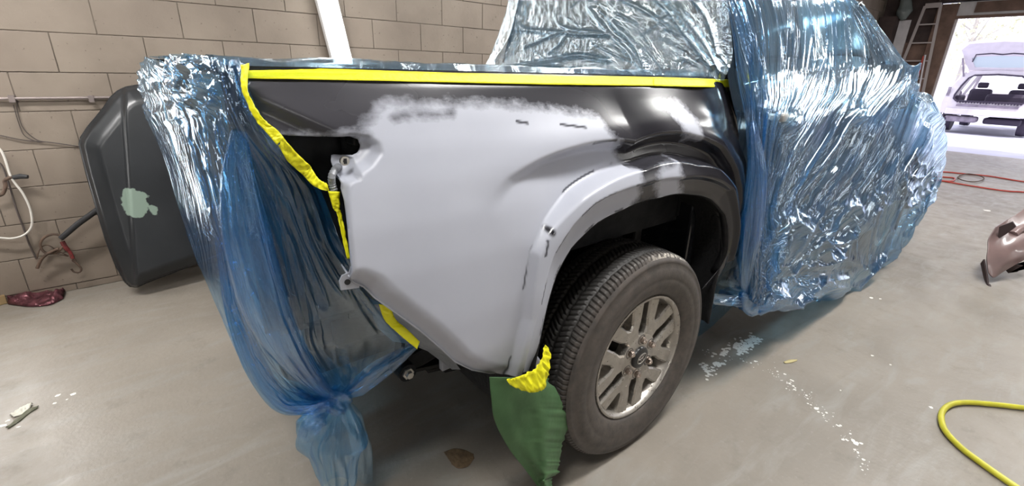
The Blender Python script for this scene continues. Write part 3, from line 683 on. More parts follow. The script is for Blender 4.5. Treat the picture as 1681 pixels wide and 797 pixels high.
# ================================================================== CAB AND FRONT OF THE TRUCK
def rows_px(y, L): return [PY(a, b, y) for a, b in L]
N_ = 9
e = lambda *p: np.array(p, float)
cab_ctrl = [
 # far belt, far roof edge, roof centre, near roof edge
 [e(x, y, z) for x, y, z in ((.50, .58, 1.25), (.65, .70, 1.25), (.95, .90, 1.2), (1.35, .97, 1.2), (1.75, .97, 1.2), (2.1, 1.0, 1.2), (2.45, 1.0, 1.22), (3.0, .95, 1.15), (3.75, .85, 1.05))],
 [e(x, y, z) for x, y, z in ((.53, .38, 1.78), (.65, .42, 1.82), (.95, .50, 1.83), (1.35, .60, 1.82), (1.7, .68, 1.76), (1.95, .70, 1.6), (2.3, .8, 1.35), (3.0, .6, 1.26), (3.75, .5, 1.15))],
 [e(x, y, z) for x, y, z in ((.47, 0, 1.85), (.6, 0, 1.88), (.95, 0, 1.89), (1.35, 0, 1.88), (1.75, 0, 1.78), (2.0, 0, 1.62), (2.4, 0, 1.36), (3.0, 0, 1.29), (3.8, 0, 1.18))],
 [e(x, y, z) for x, y, z in ((.46, -.66, 1.79), (.56, -.67, 1.82), (.92, -.67, 1.83), (1.30, -.67, 1.81), (1.62, -.68, 1.74), (1.85, -.71, 1.62), (2.15, -.80, 1.42), (2.9, -.6, 1.28), (3.75, -.5, 1.16))],
 rows_px(-.79, [(1193, 10), (1235, 5), (1290, 5), (1350, 5), (1392, 5)])+[PY(1408, 18, -.79), e(2.15, -.80, 1.42), PY(1488, 150, -.80), PY(1515, 158, -.76)],
 rows_px(-.885, [(1212, 136), (1248, 120), (1300, 115), (1358, 110), (1410, 108)])+[PY(1450, 118, -.90), e(2.15, -.92, 1.24), PY(1500, 158, -.90), PY(1532, 178, -.86)],
 [PY(*p) for p in ((1223, 200, -.93), (1258, 200, -.96), (1296, 198, -.985), (1350, 190, -.965), (1405, 186, -.985), (1450, 180, -.98), (1490, 172, -.98), (1520, 190, -.95), (1546, 208, -.90))],
 [PY(*p) for p in ((1226, 290, -.945), (1255, 290, -.965), (1295, 290, -.97), (1350, 280, -.97), (1410, 270, -.97), (1455, 262, -.97), (1492, 252, -.98), (1530, 250, -.96), (1547, 255, -.91))],
 [PY(*p) for p in ((1216, 400, -.945), (1238, 400, -.965), (1275, 400, -.965), (1330, 390, -.965), (1390, 375, -.965), (1440, 350, -.97), (1480, 325, -.98), (1518, 310, -.96), (1535, 295, -.92))],
 [PY(*p) for p in ((1221, 478, -.95), (1230, 484, -.955), (1256, 487, -.955), (1312, 484, -.955), (1378, 471, -.955), (1425, 448, -.96), (1468, 405, -.97), (1500, 352, -.955), (1522, 322, -.92))],
 [e(x, y, z) for x, y, z in ((.60, -.85, .44), (.8, -.8, .38), (1.1, -.7, .3), (1.6, -.7, .2), (2.1, -.7, .10), (2.6, -.72, .05), (3.1, -.75, .16), (3.4, -.7, .30), (3.7, -.7, .42))]]
# close round the nose
for r_, q in zip(cab_ctrl, ((4.0, .45, .95), (3.98, .25, 1.05), (4.0, .0, 1.08), (3.98, -.25, 1.05), (3.98, -.45, 1.03), (4.05, -.55, .98), (4.1, -.58, .9), (4.1, -.6, .78), (4.05, -.6, .66), (3.9, -.6, .52), (3.8, -.5, .45))):
    r_.append(e(*q))
cab_ctrl = np.array(cab_ctrl)
# --- the body beneath: same lines without the pull to the mirror, set in by a hand's breadth
bc = cab_ctrl.copy()
for j in (7, 8): bc[j, 0:9] += 0
bc[9, :9, 2] = np.maximum(bc[9, :9, 2], .36); bc[10, :9, 2] = np.maximum(bc[10, :9, 2], .34)
Xb = surf(bc, 120, 150); nb = normals(Xb)
cen = np.array([1.9, 0, .9]); sgn = np.sign(np.sum(nb*(Xb-cen), -1).mean()); Xb = Xb-sgn*nb*.035
vv, uu = np.meshgrid(np.linspace(0, 10, 120), np.linspace(0, 9, 150), indexing='ij')
rowlim = vv
wheel_cut = np.hypot(Xb[..., 0]-3.05, Xb[..., 2]-.40) < .46
kb = ~(wheel_cut & (vv > 6.5)); kq = kb[:-1, :-1] & kb[1:, :-1] & kb[:-1, 1:] & kb[1:, 1:]
grid('cab_body', Xb, 'black_paint', truck, keep=kq)
def patch_on(X, v0, v1, u0, u1, off, name, m, par, lab=None):
    """a piece of the shell raised by off: windows, door skins"""
    n0, n1 = X.shape[:2]; i = [int(round(v/10*(n0-1))) for v in (v0, v1)]; j = [int(round(u/9*(n1-1))) for u in (u0, u1)]
    Q = X[i[0]:i[1]+1, j[0]:j[1]+1]+sgn*normals(X)[i[0]:i[1]+1, j[0]:j[1]+1]*off
    o = grid(name, Q, m, par); md = o.modifiers.new('t', 'SOLIDIFY'); md.thickness = .006
    if lab: o['label'] = lab
    return o
M['window_pale'] = mat('window_pale', (.16, .19, .19), .12, spec=.8)
patch_on(Xb, 3.25, 4.75, .5, 2.3, .006, 'side_window', 'glass_dark', truck)
patch_on(Xb, 3.25, 4.75, 2.5, 4.9, .006, 'side_window', 'window_pale', truck)
patch_on(Xb, 2.05, 3.1, 4.7, 6.0, .005, 'windscreen', 'glass_dark', truck)
d1 = patch_on(Xb, 5.0, 8.6, .55, 2.45, .004, 'door', 'black_paint', truck)
d2 = patch_on(Xb, 5.0, 8.6, 2.5, 4.9, .004, 'door', 'black_paint', truck)
for (px, py, par) in ((1296, 192, d1), (1408, 186, d2)):
    c = PY(px, py, -.985); MB().bar(c+np.array([-.085, .0, 0]), c+np.array([.085, .0, 0]), .03, .028).box((c[0]-.08, c[1], c[2]-.012), (c[0]-.05, c[1]+.07, c[2]+.012)).box((c[0]+.05, c[1], c[2]-.012), (c[0]+.08, c[1]+.07, c[2]+.012)).build('door_handle', 'zinc', par, bevel=.006)
c = PY(1470, 122, -.95); mb = MB()
mb.box((-.05, -.07, -.07), (.05, .10, .06), Matrix.Translation(c+np.array([.02, .04, -.01])) @ Matrix.Rotation(R(12), 4, 'Z')).build('side_mirror', 'dull_black', truck, bevel=.03)
MB().box((.45, -.80, .55), (.50, .56, 1.30)).box((.455, -.72, 1.30), (.49, .56, 1.345)).build('cab_back_panel', 'black_paint', truck, bevel=.01)
rw = MB().add([(.475, -.74, 1.345), (.475, .54, 1.345), (.50, .40, 1.78), (.50, -.66, 1.80), (.52, -.74, 1.345), (.52, .54, 1.345), (.54, .40, 1.78), (.54, -.66, 1.80)], [(0, 1, 2, 3), (4, 7, 6, 5), (0, 4, 5, 1), (1, 5, 6, 2), (2, 6, 7, 3), (3, 7, 4, 0)]).build('cab_rear_wall', 'black_paint', truck, bevel=.01)
M['rear_glass'] = mat('rear_glass', (.10, .115, .12), .10, spec=.9)
MB().add([(.467, -.64, 1.375), (.467, .48, 1.375), (.49, .38, 1.74), (.49, -.60, 1.74), (.480, -.64, 1.375), (.480, .48, 1.375), (.50, .38, 1.74), (.50, -.60, 1.74)], [(0, 1, 2, 3), (4, 7, 6, 5), (0, 4, 5, 1), (1, 5, 6, 2), (2, 6, 7, 3), (3, 7, 4, 0)]).build('rear_window', 'rear_glass', truck, bevel=.004)

# ================================================================== BLUE FILM
def uvgrid(X):
    du = np.linalg.norm(np.diff(X, axis=1), axis=-1).mean(0); dv_ = np.linalg.norm(np.diff(X, axis=0), axis=-1).mean(1)
    u = np.concatenate([[0], np.cumsum(du)]); v = np.concatenate([[0], np.cumsum(dv_)])
    U, V_ = np.meshgrid(u, v); return U, V_
def bump(x, c, w_): return np.exp(-((x-c)/w_)**2)
vt = np.concatenate([np.linspace(0, 3, 100)[:-1], np.linspace(3, 10, 600)]); ut = np.linspace(0, 9, 900)
X = catmull_at(catmull_at(cab_ctrl, vt, 0), ut, 1)
v, u = np.meshgrid(vt, ut, indexing='ij')
tip = PY(1512, 103, -1.035); tu, tv = 6.0, 4.9
du_ = np.where(u < tu, (tu-u)/2.3, (u-tu)/.75); dv2 = np.where(v < tv, (tv-v)/2.5, (v-tv)/1.9)
dcone = (np.abs(du_)**1.5+np.abs(dv2)**1.5)**(1/1.5); wt = np.clip(1-dcone, 0, 1)[..., None]
X = X*(1-wt)+tip*wt; n = normals(X)*sgn
Ua, Va = uvgrid(X)
# vertical strands fall from the roof, bend aft towards the knot lower down, and fan out under the mirror
bend = .55*sstep(5.5, 9, v)*(1-sstep(0, 6, u))
uw = u+bend*0+.18*(fbm(u*1.2, v*.7, 3)-.5)+.10*np.sin(v*1.1)
fan = sstep(5.2, 9, v)*sstep(2.5, 7, u)
uq = uw+1.0*np.maximum(0, v-5.6)**1.12*sstep(.2, 1.6, u)*.95+.25*np.maximum(0, 5.6-v)*np.sin(u*1.57+1.2)*.5
st = ridge(uq*7, v*.40, 1)**2.2*.55+ridge(uq*14, v*.6+3, 2)**2*.30+ridge(uq*3.5, v*.35, 4)**3*.8
taut = 1-.85*bump(u, 5.3, .9)*bump(v, 4.5, .9)                       # drum-tight triangle pulled to the mirror
taut = np.minimum(taut, 1-.5*sstep(6.6, 7.4, u)); taut = taut*(1-.85*sstep(4.3, 5.0, u)*sstep(7, 6.2, u)*sstep(5.2, 4.6, v))
amp = (.012+.012*sstep(3, 5, v)+.008*sstep(6.5, 9, v))*taut
low = sstep(6.8, 8.2, v)*sstep(9.6, 9.2, v)
cr = (ridge(u*1.8+v*.9, v*1.7, 8)**3*1.0+ridge(u*4.5, v*3.6, 9)**3*.4)*low
disp = 1.1*amp*st*(1-.65*low*sstep(1, 2, u))+.06*cr*taut*(1-.3*fan)*sstep(.6, 1.6, u)
# ledges over the door handles
for c0 in (2.0, 4.0): disp = disp+.035*bump(u, c0-.05, .22)*sstep(5.75, 6.0, v)*sstep(6.22, 6.05, v)-.012*bump(u, c0, .4)*bump(v, 6.45, .35)
gather = bump(u, .35, .5)*sstep(6, 9, v)
disp = disp+gather*.02*ridge(u*9, v*.6, 12)**2
disp = disp*sstep(0, .25, u+.02)+0
Xf = X+n*disp[..., None]
dens = .16+.5*st*sstep(.5, 1.1, st)+.5*(fbm(u*1.5, v*1., 6)-.45)-.45*bump(u, 5.4, .5)*bump(v, 4.9, .6)-.34*sstep(7.0, 7.9, v)*sstep(1.0, 2.2, u)*sstep(9.3, 8.9, v)
dens = dens+1.0*bump(u, .2, .55)*sstep(3.5, 5.2, v)+.4*bump(u, .1, .25)+.35*bump(u, .55, .35)*sstep(4.6, 6, v)*sstep(9.5, 8, v)+.25*low*bump(u, .2, .8)
dens = dens+.35*sstep(9.0, 9.6, v)+.30*bump(u, 3.0, .8)*bump(v, 6.2, 1.)
dens = dens+.20*bump(u, 7.8, .7)
sh_c = thing('plastic_sheet', 'blue masking film draped over the truck cab, mirror and front doors', 'plastic sheet')
grid('film', Xf, 'film', sh_c, dict(density=np.clip(dens, 0, 1), taut=np.clip(.95*sstep(4.3, 5.0, u)*sstep(6.5, 6.1, u)*sstep(2.8, 3.4, v)*sstep(5.9, 5.1, v)+.7*low*sstep(1.2, 2.2, u), 0, 1), pale=.72*sstep(6.8, 5.2, v)*sstep(.5, 1.2, u)*(.55+.45*fbm(u*1.5, v*.5, 14))), np.stack([uq*.42, Va], -1))
# film over the rear of the cab
rc = [[e(.46, .66, 1.33), e(.40, .60, 1.33), e(.42, .3, 1.335), e(.42, 0, 1.335), e(.42, -.45, 1.335), e(.43, -.78, 1.335), e(.44, -.84, 1.335)],
      [e(.50, .62, 1.42), e(.43, .56, 1.42), e(.445, .3, 1.42), e(.445, 0, 1.42), e(.445, -.45, 1.42), e(.445, -.76, 1.42), e(.45, -.85, 1.42)],
      [e(.51, .54, 1.58), e(.455, .49, 1.58), e(.46, .3, 1.58), e(.46, 0, 1.58), e(.46, -.45, 1.58), e(.455, -.74, 1.58), e(.455, -.80, 1.58)],
      [e(.53, .47, 1.75), e(.47, .43, 1.75), e(.475, .25, 1.76), e(.475, 0, 1.76), e(.475, -.42, 1.76), e(.47, -.69, 1.75), e(.46, -.72, 1.75)],
      [e(.53, .42, 1.85), e(.50, .39, 1.86), e(.50, .2, 1.88), e(.50, 0, 1.89), e(.50, -.4, 1.88), e(.50, -.62, 1.86), e(.50, -.66, 1.84)]]
Xr = surf(rc, 260, 460); nr = normals(Xr); nr = nr*(-np.sign(nr[..., 0:1].mean()))*1.
v, u = np.meshgrid(np.linspace(0, 4, 260), np.linspace(0, 6, 460), indexing='ij'); Ua, Va = uvgrid(Xr)
# taut pleats: long ridges fanning from the lower left corner region and sweeping down to the right
def pleats(PL):
    hgt = np.zeros_like(Xr[..., 0])
    for pts, w_, a_ in PL:
        P = spline([(p[0], p[1], 0) for p in pts], 14); d, _, _ = segdist(Xr[..., 1], Xr[..., 2], [(p[0], p[1]) for p in P])
        hgt = np.maximum(hgt, a_*np.exp(-(d/w_)**1.6))
    return hgt
def yz(px, py): p = PX(px, py, .44); return (p[1], p[2])
PL = [([yz(1000, -40), yz(1000, 30), yz(1040, 70), yz(1068, 122)], .014, 1.), ([yz(985, -30), yz(960, 5), yz(985, 40), yz(1030, 85), yz(1060, 118)], .009, .7), ([yz(845, 48), yz(900, 52), yz(950, 56), yz(1000, 56)], .010, .8),
      ([yz(860, 78), yz(905, 58), yz(940, 50), yz(985, 54)], .007, .7), ([yz(830, 115), yz(900, 100), yz(950, 92), yz(1000, 100)], .012, .9), ([yz(845, 20), yz(855, 45), yz(900, 55)], .009, .7),
      ([yz(1050, -20), yz(1090, 10), yz(1130, 60), yz(1170, 110)], .012, 1.), ([yz(1000, -10), yz(1060, 20), yz(1110, 55)], .006, .6), ([yz(1080, -20), yz(1150, 60), yz(1185, 120)], .010, .9), ([yz(1120, -20), yz(1160, 30), yz(1180, 90)], .008, .8),
      ([yz(1020, 40), yz(1060, 80), yz(1095, 118)], .005, .5), ([yz(970, 70), yz(1010, 90), yz(1050, 105)], .005, .5), ([yz(820, 100), yz(838, 60), yz(850, 0)], .012, .9), ([yz(815, 118), yz(860, 112), yz(920, 116)], .016, 1.), ([yz(905, 20), yz(915, 40), yz(940, 50)], .006, .6),
      ([yz(1105, 118), yz(1115, 95), yz(1110, 75)], .004, .4), ([yz(1040, 75), yz(1045, 60), yz(1038, 40)], .004, .4), ([yz(900, 88), yz(915, 75), yz(925, 60)], .006, .6)]
for k in range(26):
    a = random.uniform(840, 1180); b = random.uniform(0, 110); L_ = random.uniform(12, 45); q = random.choice((-1.1, .9, .6, 1.9))
    PL.append(([yz(a, b), yz(a+L_*.5, b+L_*.35*q), yz(a+L_, b+L_*.8*q)], .004, random.uniform(.2, .45)))
pl = pleats(PL)
low = ridge(u*5, v*2.2, 21)**2*.25+ridge(u*9+v*3, v*5, 22)**3*.25
disp = .022*pl+.008*low
dens = .03+.62*sstep(.35, .95, pl)+.10*low+.45*bump(u, .45, .35)*1+.35*bump(v, .0, .30)*sstep(3.2, 1.5, u)+.4*sstep(5.5, 5.9, u)
sh_c2 = grid('rear_film', Xr+nr*disp[..., None], 'film_back', sh_c, dict(density=np.clip(dens, 0, 1)), np.stack([Ua, Va], -1))
# sheet pulled in under the sill behind the wheel, ending in a knotted tail
kn = PY(1221, 483, -.955)
tc_ = [[PY(1228, 320, -.92), PY(1222, 370, -.93), PY(1216, 420, -.945), PY(1221, 480, -.955)],
       [PY(1200, 380, -.80), PY(1192, 430, -.86), PY(1196, 460, -.90), PY(1219, 484, -.952)],
       [PY(1150, 470, -.70), PY(1165, 485, -.75), PY(1185, 490, -.85), PY(1217, 486, -.95)],
       [PY(1120, 510, -.66), PY(1142, 525, -.70), PY(1175, 510, -.80), PY(1214, 489, -.945)],
       [PY(1110, 560, -.62), PY(1138, 562, -.66), PY(1180, 530, -.74), PY(1216, 493, -.94)]]
Xt = surf(tc_, 90, 110); nt_ = normals(Xt); v, u = np.meshgrid(np.linspace(0, 1, 90), np.linspace(0, 1, 110), indexing='ij')
dd = .012*ridge(v*9, u*1.2, 31)**2+.008*ridge(v*5, u*6, 32)
grid('sill_film', Xt+nt_*dd[..., None], 'film_bag', sh_c, dict(density=np.clip(.30+.5*ridge(v*9, u*1.2, 31)**3+.3*bump(u, 1, .25), 0, 1)), np.stack(uvgrid(Xt), -1))
def crumple_tube(path, rad, name, m, par, nn=120, mm=90, lobes=7, amp=.3, seed=0, dens=.6, flat=1., pale=0.):
    P = np.array(spline(path, nn)); rr = catmull(np.array(rad, float), nn); t = np.gradient(P, axis=0); t /= np.linalg.norm(t, axis=1, keepdims=True)
    a = np.array([.8, .6, 0]); x = np.cross(t, a); x /= np.linalg.norm(x, axis=1, keepdims=True); y = np.cross(t, x)
    th = np.linspace(0, 2*np.pi, mm, endpoint=False)
    s, T = np.meshgrid(np.linspace(0, 1, nn), th, indexing='ij')
    k = 1+amp*(2*ridge(T*lobes/6.283, s*1.5, seed)-1)+amp*.6*(2*ridge(T*lobes*2/6.283+5, s*4, seed+1)-1)
    # make it periodic
    k2 = 1+amp*(2*ridge((T+2*np.pi)*lobes/6.283, s*1.5, seed)-1)+amp*.6*(2*ridge((T+2*np.pi)*lobes*2/6.283+5, s*4, seed+1)-1); wv = T/(2*np.pi); k = k*(1-wv)+0*k2+wv*k[:, :1]
    r_ = rr[:, None]*k
    Xq = P[:, None]+x[:, None]*(r_*np.cos(T))[..., None]+y[:, None]*(flat*r_*np.sin(T))[..., None]
    return grid(name, Xq, m, par, dict(density=np.clip(dens+.4*(ridge(T*lobes/6.283, s*1.5, seed)-.5), 0, 1), pale=T*0+pale), np.stack([T*rr.mean()*3, s*.6], -1), closed_u=True)
crumple_tube([PY(1236, 200, -.955), PY(1243, 280, -.985), PY(1236, 360, -.985), PY(1226, 430, -.98), PY(1222, 478, -.965)], [.010, .034, .036, .026, .010], 'gathered_fold', 'film_bag', sh_c, 200, 90, 6, .16, 131, .7, .6, .0)
crumple_tube([PY(1221, 476, -.96), PY(1221, 484, -.965), PY(1224, 492, -.97)], [.006, .020, .012], 'knot', 'film_bag', sh_c, 30, 30, 5, .25, 3, .9)
crumple_tube([PY(1222, 487, -.97), PY(1226, 497, -.975), PY(1232, 508, -.975), PY(1235, 516, -.975)], [.010, .016, .026, .016], 'knot_tail', 'film_bag', sh_c, 40, 40, 5, .3, 8, .8, .45)

# ---- tailgate bag
bag = thing('plastic_sheet', 'blue film bagged round the tailgate and knotted underneath it', 'plastic sheet')
B = [[e(-.90, .85, 1.352), e(-1.12, .83, 1.352), PY(286, 104, .10), PY(300, 94, -.35), PY(340, 92, -.62), PY(372, 98, -.78), PY(404, 106, -.815)],
     [e(-1.0, .90, 1.25), e(-1.17, .80, 1.25), PY(291, 145, .0), PY(310, 140, -.40), PY(350, 140, -.66), PY(380, 148, -.81), PY(411, 152, -.835)],
     [e(-1.0, .90, 1.1), e(-1.17, .80, 1.1), PY(300, 205, -.10), PY(325, 200, -.48), PY(365, 205, -.70), PY(405, 215, -.82), PY(452, 226, -.855)],
     [e(-1.0, .88, .95), e(-1.16, .75, .95), PY(321, 300, -.20), PY(348, 300, -.52), PY(395, 300, -.72), PY(450, 295, -.80), PY(520, 300, -.80)],
     [e(-1.0, .85, .75), e(-1.15, .7, .75), PY(345, 400, -.30), PY(375, 400, -.58), PY(425, 400, -.76), PY(490, 395, -.79), PY(566, 410, -.83)],
     [e(-1.0, .80, .6), e(-1.13, .6, .58), PY(364, 500, -.38), PY(400, 500, -.62), PY(450, 500, -.78), PY(520, 490, -.78), PY(620, 492, -.80)],
     [e(-.95, .6, .42), e(-1.1, .4, .44), PY(402, 590, -.42), PY(430, 575, -.64), PY(470, 570, -.76), PY(540, 565, -.76), PY(684, 566, -.72)],
     [e(-.8, .2, .36), e(-1.05, .1, .36), PY(441, 645, -.48), PY(466, 628, -.60), PY(500, 615, -.66), PY(560, 608, -.66), PY(650, 592, -.64)],
     [e(-.82, -.35, .34), e(-.98, -.40, .35), PY(478, 671, -.52), PY(500, 650, -.56), PY(520, 640, -.58), PY(560, 630, -.60), PY(610, 620, -.60)],
     [PY(560, 655, -.48), PY(545, 660, -.50), PY(535, 664, -.53), PY(538, 655, -.55), PY(546, 650, -.565), PY(558, 648, -.565), PY(568, 649, -.55)]]
nv, nu = 420, 420
X = surf(B, nv, nu); n = normals(X); n = n*np.sign((n[..., 1]*(-1)).mean())
v, u = np.meshgrid(np.linspace(0, 9, nv), np.linspace(0, 6, nu), indexing='ij'); Ua, Va = uvgrid(X)
uw = u+.3*(fbm(u, v*.6, 41)-.5)
st = ridge(uw*5, v*.6, 42)**2.5*.6+ridge(uw*11, v*.9, 43)**2*.3
top = sstep(3.2, 1.0, v)*sstep(5.0, 4.2, u)
cr = (ridge(u*2.2+v*1.1, v*1.7, 44)**2*.8+ridge(u*4.5-v*1.5, v*3.2, 45)**2*.3)*top
gat = sstep(6, 9, v)
disp = (.014*st*(1-.4*top)+.034*cr+.03*gat*(ridge(u*7, v*.4, 47)-.5)*sstep(9.0, 8.0, v))*sstep(0, .3, 6-u+.02)
dens = .14+.35*st+.10*cr+.72*bump(u, 3.7, .8)*sstep(1.0, 2.4, v)*(1-.2*gat)+.25*sstep(7, 9, v)+.45*bump(u, 2.0, .18)*0
dens = dens-.12*top-.6*sstep(4.2, 4.8, u)*sstep(1.5, 2.5, v)*sstep(7.4, 6.4, v)+.35*bump(v, 7.9, .5)*sstep(3.5, 5, u)
grid('film', X+n*disp[..., None], 'film_bag', bag, dict(density=np.clip(dens, .02, 1), pale=.6*top), np.stack([Ua, Va], -1))
# thin crinkled flap at the far lower corner
fl_c = [[PY(352, 395, -.15), PY(372, 400, -.30), PY(392, 420, -.42)], [PY(368, 490, -.15), PY(385, 490, -.30), PY(412, 500, -.42)], [PY(366, 540, -.10), PY(384, 552, -.25), PY(408, 560, -.40)], [PY(385, 575, -.10), PY(398, 586, -.25), PY(414, 602, -.40)]]
Xl = surf(fl_c, 80, 50); v, u = np.meshgrid(np.linspace(0, 1, 80), np.linspace(0, 1, 50), indexing='ij')
grid('flap', Xl+normals(Xl)*(.03*ridge(u*4, v*7, 51)**2)[..., None], 'film_back', bag, dict(density=u*0+.10), np.stack(uvgrid(Xl), -1))
# gathered ropes of film pulled down into the knot
crumple_tube([PY(392, 215, -.80), PY(392, 290, -.80), PY(402, 370, -.79), PY(418, 440, -.785), PY(440, 510, -.775), PY(475, 575, -.74), PY(515, 625, -.66), PY(546, 650, -.585)], [.012, .030, .044, .046, .044, .036, .024, .012], 'gathered_fold', 'film_bag', bag, 260, 120, 7, .16, 101, .62, .8, .0)
crumple_tube([PY(352, 330, -.45), PY(372, 440, -.50), PY(392, 530, -.55), (PY(425, 610, -.56)), PY(462, 662, -.57), PY(505, 668, -.585), PY(546, 655, -.585)], [.008, .016, .022, .026, .026, .022, .012], 'gathered_fold', 'film_bag', bag, 220, 80, 6, .2, 111, .42, .8, .0)
crumple_tube([PY(688, 562, -.72), PY(660, 582, -.70), PY(625, 606, -.66), PY(590, 632, -.62), PY(563, 650, -.585)], [.008, .020, .026, .024, .012], 'gathered_fold', 'film_bag', bag, 160, 80, 5, .2, 121, .5, .8, .0)
# knot and hanging tail
crumple_tube([PY(540, 652, -.57), PY(552, 656, -.585), PY(566, 652, -.57)], [.018, .034, .022], 'knot', 'film_bag', bag, 70, 80, 7, .3, 61, .8)
crumple_tube([PY(553, 648, -.57), PY(556, 668, -.575), PY(552, 690, -.57), PY(545, 718, -.56), PY(548, 748, -.56), PY(552, 780, -.55), PY(553, 800, -.54)], [.020, .028, .054, .074, .060, .046, .034], 'hanging_tail', 'film_bag', bag, 220, 220, 11, .34, 65, .42, .8, .35)
crumple_tube([PY(565, 660, -.55), PY(580, 690, -.54), PY(594, 735, -.52), PY(600, 785, -.50)], [.016, .034, .030, .026], 'hanging_tail', 'film_back', bag, 90, 70, 5, .25, 75, .18, .7)
crumple_tube([PY(545, 662, -.58), PY(522, 680, -.60), PY(505, 702, -.61), PY(498, 722, -.60)], [.014, .030, .030, .014], 'hanging_tail', 'film_bag', bag, 80, 60, 6, .3, 79, .24, .6, .5)
# film lying over the open bed
zt = 1.352
bx = np.linspace(-1.14, .46, 260); by = np.linspace(-.815, .88, 120); BX, BY_ = np.meshgrid(bx, by)
hz_ = zt+.010*ridge(BX*7, BY_*5, 81)**2*sstep(-.815, -.76, BY_)+.006*ridge(BX*20, BY_*14, 82)-.05*sstep(-.7, -.4, BY_)*sstep(.8, .5, BY_)*sstep(-1.05, -.8, BX)*sstep(.4, .2, BX)
hz_ = np.where(BY_ < -.80, zt-.014, hz_)
o = grid('bed_film', np.stack([BX, BY_, hz_], -1), 'film_back', bag, dict(density=.16+.25*ridge(BX*9, BY_*5, 83)**2), np.stack([BX, BY_], -1))

# ================================================================== TAPE
def strip(name, label, A, Bq, group=None, n=60, wob=.0015, parent=None, seed=0):
    """tape: two edge lines in space, slightly rippled"""
    A = catmull(np.array(A, float), n); Bq = catmull(np.array(Bq, float), n); k = 6
    Xs = np.stack([A*(1-t)+Bq*t for t in np.linspace(0, 1, k)]); nn_ = normals(Xs)
    if nn_[..., 1].mean() > 0: nn_ = -nn_
    s, T = np.meshgrid(np.arange(n), np.linspace(0, 1, k)); Xs = Xs+nn_*(wob*(ridge(s*.35, T*3, 90+seed)))[..., None]
    o = grid(name, Xs, 'tape', parent); md = o.modifiers.new('t', 'SOLIDIFY'); md.thickness = .0008
    if label: tag(o, label, 'tape')
    return o
def onskin(L, off=.006):
    out = []
    for a, b in L:
        p = hit(a, b); out.append(p+np.array([0, -off, 0]))
    return out
strip('masking_tape', 'long yellow masking tape along the top edge of the bed panel', onskin([(404, 108.5), (520, 113), (640, 117), (760, 120.5), (880, 123), (980, 125), (1074, 127)], .004), onskin([(404, 129), (520, 131), (640, 133.5), (760, 136), (880, 138.5), (980, 140), (1074, 141)], .004), wob=.001)
strip('masking_tape', 'short yellow tape length at the cab end of the bed panel top edge', onskin([(1070, 126.5), (1110, 128), (1160, 129.5), (1212, 131)], .006), onskin([(1070, 141), (1110, 142), (1160, 143), (1211, 143)], .006), wob=.001)
strip('masking_tape', 'yellow tape running down the rear edge of the black panel corner', [PY(396, 108, -.83), PY(400, 150, -.845), PY(420, 195, -.865), PY(438, 218, -.88), PY(455, 238, -.89)], [PY(410, 105, -.835), PY(409, 150, -.855), PY(432, 192, -.875), PY(455, 213, -.885), PY(466, 226, -.89)], wob=.004, seed=1)
strip('masking_tape', 'curling yellow tape crossing the open tail lamp hole', [PY(455, 238, -.885), PY(470, 262, -.87), PY(495, 285, -.86), PY(515, 305, -.86), PY(540, 313, -.87)], [PY(462, 224, -.885), PY(486, 250, -.87), PY(508, 272, -.86), PY(522, 292, -.86), PY(539, 302, -.87)], wob=.006, seed=2)
strip('masking_tape', 'narrow yellow tape down the rear edge of the grey panel', [PY(538, 313, -.87), PY(546, 340, -.87), PY(552, 350, -.87), PY(560, 385, -.88), PY(569, 424, -.89)], [PY(558, 314, -.87), PY(557, 338, -.87), PY(560, 352, -.87), PY(567, 385, -.88), PY(574, 424, -.89)], wob=.004, seed=3)
strip('masking_tape', 'loose yellow tape end hanging under the lower rear of the panel', [PY(621, 497, -.87), PY(632, 526, -.85), PY(655, 548, -.86), PY(684, 572, -.87)], [PY(640, 500, -.87), PY(650, 524, -.85), PY(668, 540, -.86), PY(689, 560, -.87)], wob=.004, seed=4)
strip('masking_tape', 'crumpled yellow tape at the bottom of the wheel arch holding green paper', [PY(891, 565, -.975), PY(886, 585, -.985), PY(874, 604, -.99), PY(850, 614, -.99), PY(830, 621, -.985)], [PY(900, 572, -.975), PY(899, 600, -.985), PY(891, 634, -.995), PY(868, 641, -.995), PY(836, 629, -.985)], wob=.010, seed=5)
# green masking paper: ragged right edge
E1 = [(803, 618), (806, 650), (812, 690), (835, 735), (862, 770), (882, 797), (895, 812)]
E2 = [(900, 620), (922, 655), (928, 690), (921, 738), (917, 765), (904, 785), (900, 812)]
n1 = 90; A_ = catmull(np.array(E1, float), n1); B_ = catmull(np.array(E2, float), n1); t_ = np.linspace(0, 1, 40)
rag = np.array([16*fbm(i*.16, 3.3, 95)+5*vnoise(i*.6, 1.7, 96)-9 for i in range(n1)]); B_[:, 0] += rag
Xp = np.zeros((n1, 40, 3))
for i in range(n1):
    for j, t in enumerate(t_):
        px, py = A_[i]*(1-t)+B_[i]*t; s = i/n1
        yy = -.935-.02*s-.028*math.sin(math.pi*t)*(1-.3*s)-.012*math.sin(t*9+s*4)*s-.008*vnoise(t*6, s*5, 3)
        Xp[i, j] = PY(px, py, yy)
go = grid('masking_paper', Xp, 'green_paper'); md = go.modifiers.new('t', 'SOLIDIFY'); md.thickness = .0008
tag(go, 'torn green masking paper hanging from the panel in front of the rear wheel', 'paper')

